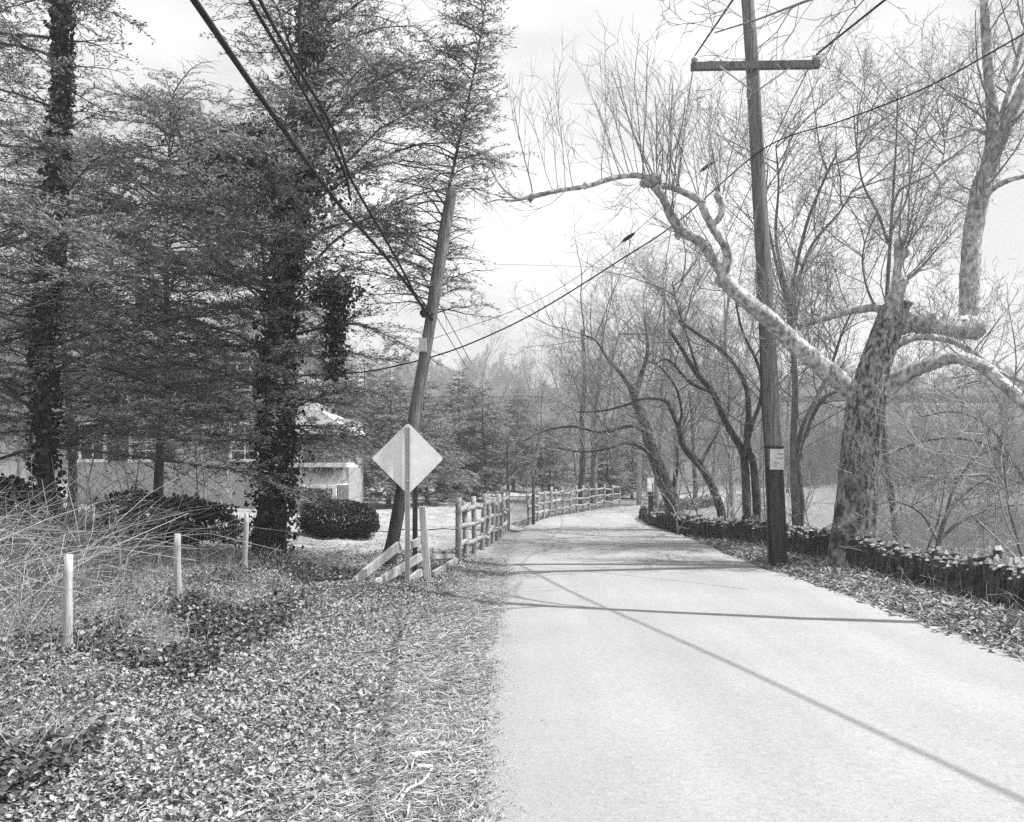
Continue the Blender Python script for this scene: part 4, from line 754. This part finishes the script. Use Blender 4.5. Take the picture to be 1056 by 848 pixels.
# wire fence on the left
e = empty('wire_fence', (-3.3, 8, 0), 'sagging wire fence on slim pale posts through the ivy at left', 'fence')
wp = [(-3.2, 3.6), (-3.22, 6.3), (-3.28, 8.6), (-3.55, 11.6)]; tops = []
for k, p in enumerate(wp):
    b = np.array([p[0], p[1], float(ground(*p))]); h = [.8, .74, .74, .80][k]; ln = [(0, 0), (.03, 0), (-.03, .0), (.02, 0)][k]
    m_ = MB(); z = np.linspace(-.3, h, 5); z = np.linspace(-.3, h, 9); m_.tube(np.stack([b[0]+ln[0]*z+.006*np.sin(z*7+k), b[1]+ln[1]*z, b[2]+z], -1), np.interp(z, [0, h-.01, h], [.038, .034, .028]), 10, jit=.06); m_.build('post', M['post'], e); tops.append(b)
w_ = MB()
for k in range(3):
    a_, c_ = tops[k], tops[k+1]
    for h in (.08, .2, .33, .47, .62, .78):
        pts = [a_+(c_-a_)*t_+np.array([R.normal(0, .012), 0, h-.05*math.sin(t_*math.pi)+R.normal(0, .01)]) for t_ in np.linspace(0, 1, 7)]; w_.tube(pts, .0019, 4, cap=False)
    L = np.linalg.norm(c_-a_)
    for d_ in np.arange(.15, L, .16):
        p = a_+(c_-a_)*d_/L; w_.tube([p+[R.normal(0, .01), 0, .06], p+[0, 0, .4], p+[R.normal(0, .01), 0, .75]], .0014, 3, cap=False)
w_.build('wire_mesh', M['wire'], e)

# ------------------------------------------------------------ low stone wall
e = empty('stone_wall', (5.6, 15, 0), 'low dark stone wall with jagged upright coping along the river side', 'wall')
wy = np.arange(4.0, 43.5, .02); wx = np.interp(wy, bkY, bkX); ds = np.concatenate([[0], np.cumsum(np.hypot(np.diff(wx), np.diff(wy)))])
core = MB(); st = MB(); d_ = 0
tot = ds[-1]
while d_ < tot:
    w = R.uniform(.022, .06); dd = d_+w/2; x = np.interp(dd, ds, wx); y = np.interp(dd, ds, wy); dx = np.interp(dd+.1, ds, wx)-x; dy = np.interp(dd+.1, ds, wy)-y; rz = math.atan2(dy, dx)
    if not (14.1 < y < 15.2):
        g0 = float(ground(x-.2, y)); h = .47+R.normal(0, .03)+.05*math.sin(dd*1.3)+.03*math.sin(dd*4.1)+(.07 if R.uniform() < .12 else 0)
        for off in ((-.14, -.05, .04, .13) if y < 27 else (-.08, .08)):
            if R.uniform() < .08: continue
            h_ = h+R.normal(0, .025)-(.05 if off < -.1 else 0); bot = .08+R.normal(0, .03); hs = bot+(h_-bot)*(R.uniform(.78, .93) if off > -.1 else R.uniform(.9, .97)); ty, tx = R.normal(0, .10), R.normal(0, .08); wd = (.085 if y < 27 else .17)*R.uniform(.7, 1.25)
            xo, yo = off+R.normal(0, .012), R.normal(0, .02)
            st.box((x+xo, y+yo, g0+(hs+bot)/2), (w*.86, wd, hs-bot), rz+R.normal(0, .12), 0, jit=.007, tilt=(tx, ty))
            st.box((0, 0, 0), (w*.8, wd*.92, h_-hs), 0, 1, jit=.005); V_ = st.V[-1]; V_[4:, 0] = V_[4:, 0]*R.uniform(.1, .7)+R.normal(0, .006); V_[4:, 1] *= R.uniform(.1, .8)  # pale tip over dark body: sunlit top and shaded face put into the colour
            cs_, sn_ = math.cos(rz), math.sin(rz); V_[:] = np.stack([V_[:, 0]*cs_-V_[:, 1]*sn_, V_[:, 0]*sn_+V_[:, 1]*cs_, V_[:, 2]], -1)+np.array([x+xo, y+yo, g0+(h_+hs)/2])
    d_ += w+R.uniform(.0, .012)
cw = spline([(np.interp(y, bkY, bkX), y) for y in np.arange(4, 14.2, .5)], 1); 
for seg in (np.arange(4, 14.2, .16), np.arange(15.3, 43.5, .25)):
    for y in seg:
        x = np.interp(y, bkY, bkX); x2 = np.interp(y+.25, bkY, bkX); core.box((x, y, float(ground(x-.2, y))+.02), (.30*R.uniform(.9, 1.25), .27, .38*R.uniform(.85, 1.1)), math.atan2(.25, x2-x)-math.pi/2, jit=.015)
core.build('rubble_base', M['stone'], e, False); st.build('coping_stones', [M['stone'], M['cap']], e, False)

# ------------------------------------------------------------ litter, grass, brambles
def scatter(n, xr, yr, dens=None):
    out = []
    while sum(map(len, out)) < n:
        y = yr[0]+(yr[1]-yr[0])*R.uniform(0, 1, n)**1.5; x = R.uniform(xr[0], xr[1], n); k = np.ones(n, bool)
        if dens is not None: k = R.uniform(0, 1, n) < dens(x, y)
        out.append(np.stack([x[k], y[k]], -1))
    p = np.concatenate(out)[:n]; return p
def flat_leaves(name, label, p, L, W, tilt, mats, pm, lift=.03, cat='leaf litter', straight=None):
    n = len(p); z = ground(p[:, 0], p[:, 1])+R.uniform(0, lift, n); c = np.column_stack([p, z]); a = R.uniform(0, 6.28, n)
    if straight is not None: a = straight+R.normal(0, .5, n)
    d_ = np.stack([np.cos(a), np.sin(a), R.normal(0, tilt, n)*.6], -1); nn = np.stack([R.normal(0, tilt, n), R.normal(0, tilt, n), np.ones(n)], -1)
    m_ = MB(); args = (c, d_, nn, R.uniform(*L, n), R.uniform(*W, n), R.choice(len(mats), n, p=pm)); m_.leaves2(*args) if W[1] > .03 else m_.leaves(*args, .12)
    return tag(m_.build(name, mats, smoothed=False), label, cat, kind='stuff')
ed = lambda x, y: smooth(2.5, 3.6, road_dist(x, y))*(x < 2.2)
p = scatter(190000, (-9, 0), (3.0, 17), lambda x, y: ed(x, y)*(.25+.75*smooth(-.6, .3, rnoise(x, y, 1.5)))); flat_leaves('leaf_litter', 'dead leaves and ground ivy covering the left verge', p, (.014, .052), (.008, .031), .75, [M['leafA'], M['leafB'], M['leafC']], [.30, .45, .25], .07)
p = scatter(20000, (-6, -2.2), (3.0, 13), lambda x, y: smooth(1.3, .2, np.abs(x+2.7+.12*np.sin(y*2)))*smooth(-.5, .5, rnoise(x, y, 2.2)))
p2 = p; m_ = flat_leaves('ground_ivy', 'dark ivy trailing along the bank under the wire fence', p, (.028, .058), (.022, .048), .7, [M['leafC'], M['ivy2'], M['leafB']], [.5, .3, .2], .16, 'ivy')
p = scatter(130000, (-6.5, .2), (2.6, 17), lambda x, y: smooth(1.98, 2.5, road_dist(x, y))*(.22+.78*smooth(4.8, 3.0, road_dist(x, y)))*(.15+.85*smooth(-.5, .4, rnoise(x, y, 2))))
flat_leaves('matted_grass', 'flattened dead grass along the left road edge', p, (.05, .16), (.005, .011), .25, [M['straw'], M['straw2']], [.55, .45], .035, 'grass')
p = scatter(22000, (3.9, 6.4), (5.5, 30), lambda x, y: smooth(2.15, 2.5, road_dist(x, y))*(x < np.interp(y, bkY, bkX)-.1))
flat_leaves('verge_litter', 'straw, dead leaves and twigs on the right verge below the wall', p, (.05, .16), (.008, .04), .5, [M['straw'], M['leafB'], M['straw2'], M['leafA']], [.35, .25, .3, .1], .05)
p = scatter(16000, (-14, -.6), (16.5, 36), None); flat_leaves('lawn_grass', 'short winter grass on the lawn behind the rail fence', p, (.06, .14), (.01, .02), .5, [M['straw'], M['straw2']], [.6, .4], .04, 'grass')
def grit(name, label, n, xr, yr, dens, r_):
    p = scatter(n, xr, yr, dens); z = ground(p[:, 0], p[:, 1])+.012; c = np.column_stack([p, np.maximum(z, np.where(road_dist(p[:, 0], p[:, 1]) < 2.15, .045, 0))]); sz = R.uniform(*r_, n)[:, None, None]
    tet = np.array([[1, 0, -.4], [-.5, .87, -.4], [-.5, -.87, -.4], [0, 0, .6]])[None]+R.normal(0, .2, (n, 4, 3)); V = c[:, None, :]+tet*sz; k = np.arange(n)[:, None]*4
    T = np.concatenate([k+[0, 1, 3], k+[1, 2, 3], k+[2, 0, 3], k+[0, 2, 1]]); m_ = MB(); m_.add(V.reshape(-1, 3), None, T, R.integers(0, 3, len(T))); tag(m_.build(name, [M['gravel'], M['straw'], M['leafB']], smoothed=False), label, 'gravel', kind='stuff')
grit('edge_grit', 'loose pale grit along the ragged left edge of the road', 16000, (-1.3, .6), (3, 24), lambda x, y: np.exp(-((road_dist(x, y)-2.25)/.22)**2), (.004, .012))
grit('road_grit', 'grit and crumbs scattered thinly over the road and its right edge', 2500, (.2, 5), (3.5, 24), lambda x, y: .04+np.exp(-((road_dist(x, y)-2.3)/.2)**2), (.003, .008))
# standing dry stems
def stems(name, label, n, xr, yr, L, r, mats, bend=.5, dens=None, cat='weeds', up=1.0):
    m_ = MB(); p = scatter(n, xr, yr, dens)
    for k in range(n):
        a = R.uniform(0, 6.28); l_ = R.uniform(*L); z0 = float(ground(p[k, 0], p[k, 1])); h = np.array([math.cos(a), math.sin(a), 0]); b_ = R.uniform(.1, bend)
        s = np.linspace(0, 1, 5)[:, None]; q = np.array([p[k, 0], p[k, 1], z0-.02])+h*(l_*b_*s**1.6)+np.array([0, 0, l_*up])*(s-b_*.55*s**2.4)
        q[1:] += R.normal(0, .03*l_, (4, 3)); m_.tube(q, r*R.uniform(.6, 1.3)*np.linspace(1, .4, 5), 3, m=int(R.integers(len(mats))), cap=False)
    return tag(m_.build(name, mats, smoothed=False), label, cat, kind='stuff')
stems('dry_weeds', 'dry weed stems standing along the wire fence', 4200, (-7, -2.6), (4, 15), (.12, .55), .0030, [M['straw'], M['straw2']], .9)
stems('bramble_thicket', 'pale tangled bramble canes arching at the left edge', 1500, (-11, -3.6), (7, 16), (.7, 2.3), .0055, [M['straw'], M['straw2'], M['twig_pale']], 1.2, lambda x, y: smooth(-.38, -.50, x/y)*smooth(-3.8, -5, x)*(x/y > -.75) , 'brambles', .75)
stems('wall_brush', 'twiggy brush and weeds along the foot of the stone wall', 700, (4.6, 6.0), (7, 28), (.1, .45), .003, [M['straw'], M['twig'], M['straw2']], 1.1, lambda x, y: smooth(.75, .2, np.abs(np.interp(y, bkY, bkX)-.3-x))*1., 'weeds')
stems('river_bank_brush', 'pale brush on the slope between wall and river', 420, (5.6, 14), (8, 44), (.4, 1.5), .006, [M['straw'], M['twig_pale'], M['twig_pale']], 1.2, lambda x, y: smooth(.2, .6, x-np.interp(y, bkY, bkX))*smooth(4.5, 2.0, x-np.interp(y, bkY, bkX)), 'brush')
stems('corner_bramble', 'dry pale stalks hanging in the lower left corner', 60, (-2.95, -2.2), (4.2, 5.0), (.2, .5), .003, [M['straw'], M['leafA']], 1.2, None, 'brambles')
stems('ground_twigs', 'fine twigs and vine stems lying in the leaf litter', 2600, (-7, -.5), (3.2, 14), (.12, .5), .0028, [M['straw'], M['twig'], M['straw2']], 2.2, lambda x, y: smooth(2.6, 3.2, road_dist(x, y)), 'twigs', .16)
# fallen sticks, each its own thing
def stick(label, pts, r, m, name='fallen_stick'):
    q = []
    for px, py in pts:
        Y = 1.6*F/(py-HZ)
        for _ in range(3): x = (px-CX)/F*Y; z = float(ground(x, Y)); Y = (EYE-z-.03)*F/(py-HZ)
        q.append([(px-CX)/F*Y, Y, z+.03])
    m_ = MB(); path = spline(q, 4); m_.tube(path, r*np.linspace(1, .6, len(path)), 6, jit=.08); tag(m_.build(name, m), label, 'stick', 'sticks lying on the verges')
stick('curved pale stick lying on the verge close to the road edge', [(411, 828), (420, 815), (436, 806), (446, 792)], .010, M['cutwood'])
stick('short pale chip above the curved stick', [(430, 791), (446, 790)], .014, M['cutwood'])
stick('pale wood chip beside the short chip above the curved stick', [(424, 779), (444, 776)], .016, M['cutwood'])
stick('pale broken branch at the bottom left of the leaf litter', [(250, 796), (270, 791)], .018, M['cutwood'])
stick('long thin twig across the leaves at lower left', [(146, 843), (190, 828), (236, 815)], .007, M['bark_pale'])
stick('slanting twig in the leaves left of the verge', [(250, 765), (275, 757), (292, 752)], .008, M['bark_pale'])
stick('thin grey branch leaning by the leftmost wire fence post', [(20, 700), (45, 680), (60, 655)], .012, M['bark_pale'])
stick('straight pale stick lying in front of the sloping rails', [(362, 653), (385, 644), (401, 638)], .012, M['bark_pale'])
stick('second straight stick just below the one before the sloping rails', [(390, 690), (420, 672), (450, 655)], .006, M['bark_pale'])
stick('thick pale log end at the foot of the stone wall', [(962, 621), (984, 627)], .05, M['bark_pale'], 'fallen_log')
m_ = MB(); m_.tube(spline([P(989, 619, 10.9), P(997, 605, 10.9), P(1005, 591, 11.0)], 3), .02, 6, jit=.08); tag(m_.build('fallen_stick', M['bark_pale']), 'branch propped against the stone wall', 'stick', 'sticks lying on the verges')
# a few pale stones on the wall and shoulder
for px, py, s, lab in ((822, 558, .17, 'pale boulder on the stone wall right of the utility pole'), (1003, 623, .09, 'pale stone at the wall foot next to the log end'), (1045, 634, .09, 'pale stone at the right edge below the wall'), (380, 548, .3, 'pale boulder on the lawn right of the boxwood')):
    Y = 17.2 if px == 822 else (22 if px == 380 else 1.52*F/(py-HZ)); c = P(px, py, Y); m_ = MB(); zz = np.linspace(-1, 1, 7); m_.tube(np.stack([c[0]+zz*s*.1, c[1]+zz*0, c[2]+zz*s*.5], -1), s*.62*np.sqrt(1-zz**2*.96), 9, jit=.1); tag(m_.build('boulder', M['cap'], smoothed=False), lab, 'stone')

# ------------------------------------------------------------ haze
mb = MB(); mb.box((60, 240, 20), (1500, 1150, 54)); hz = mb.build('haze', None, smoothed=False); hz.data.materials.clear()
hm = bpy.data.materials.new('haze_air'); hm.use_nodes = True; t = hm.node_tree; t.nodes.clear()
pv = N(t, 'ShaderNodeVolumePrincipled'); pv.inputs['Color'].default_value = (.95, .95, .95, 1); pv.inputs['Density'].default_value = .0016; pv.inputs['Anisotropy'].default_value = .2
oo = N(t, 'ShaderNodeOutputMaterial'); t.links.new(pv.outputs[0], oo.inputs[1]); hz.data.materials.append(hm); tag(hz, 'pale spring haze in the valley air', 'haze', kind='stuff')
for p_ in protos+sm:
    if p_.get('label') == 'x': 
        for c_ in list(p_.children): bpy.data.objects.remove(c_)
        bpy.data.objects.remove(p_)
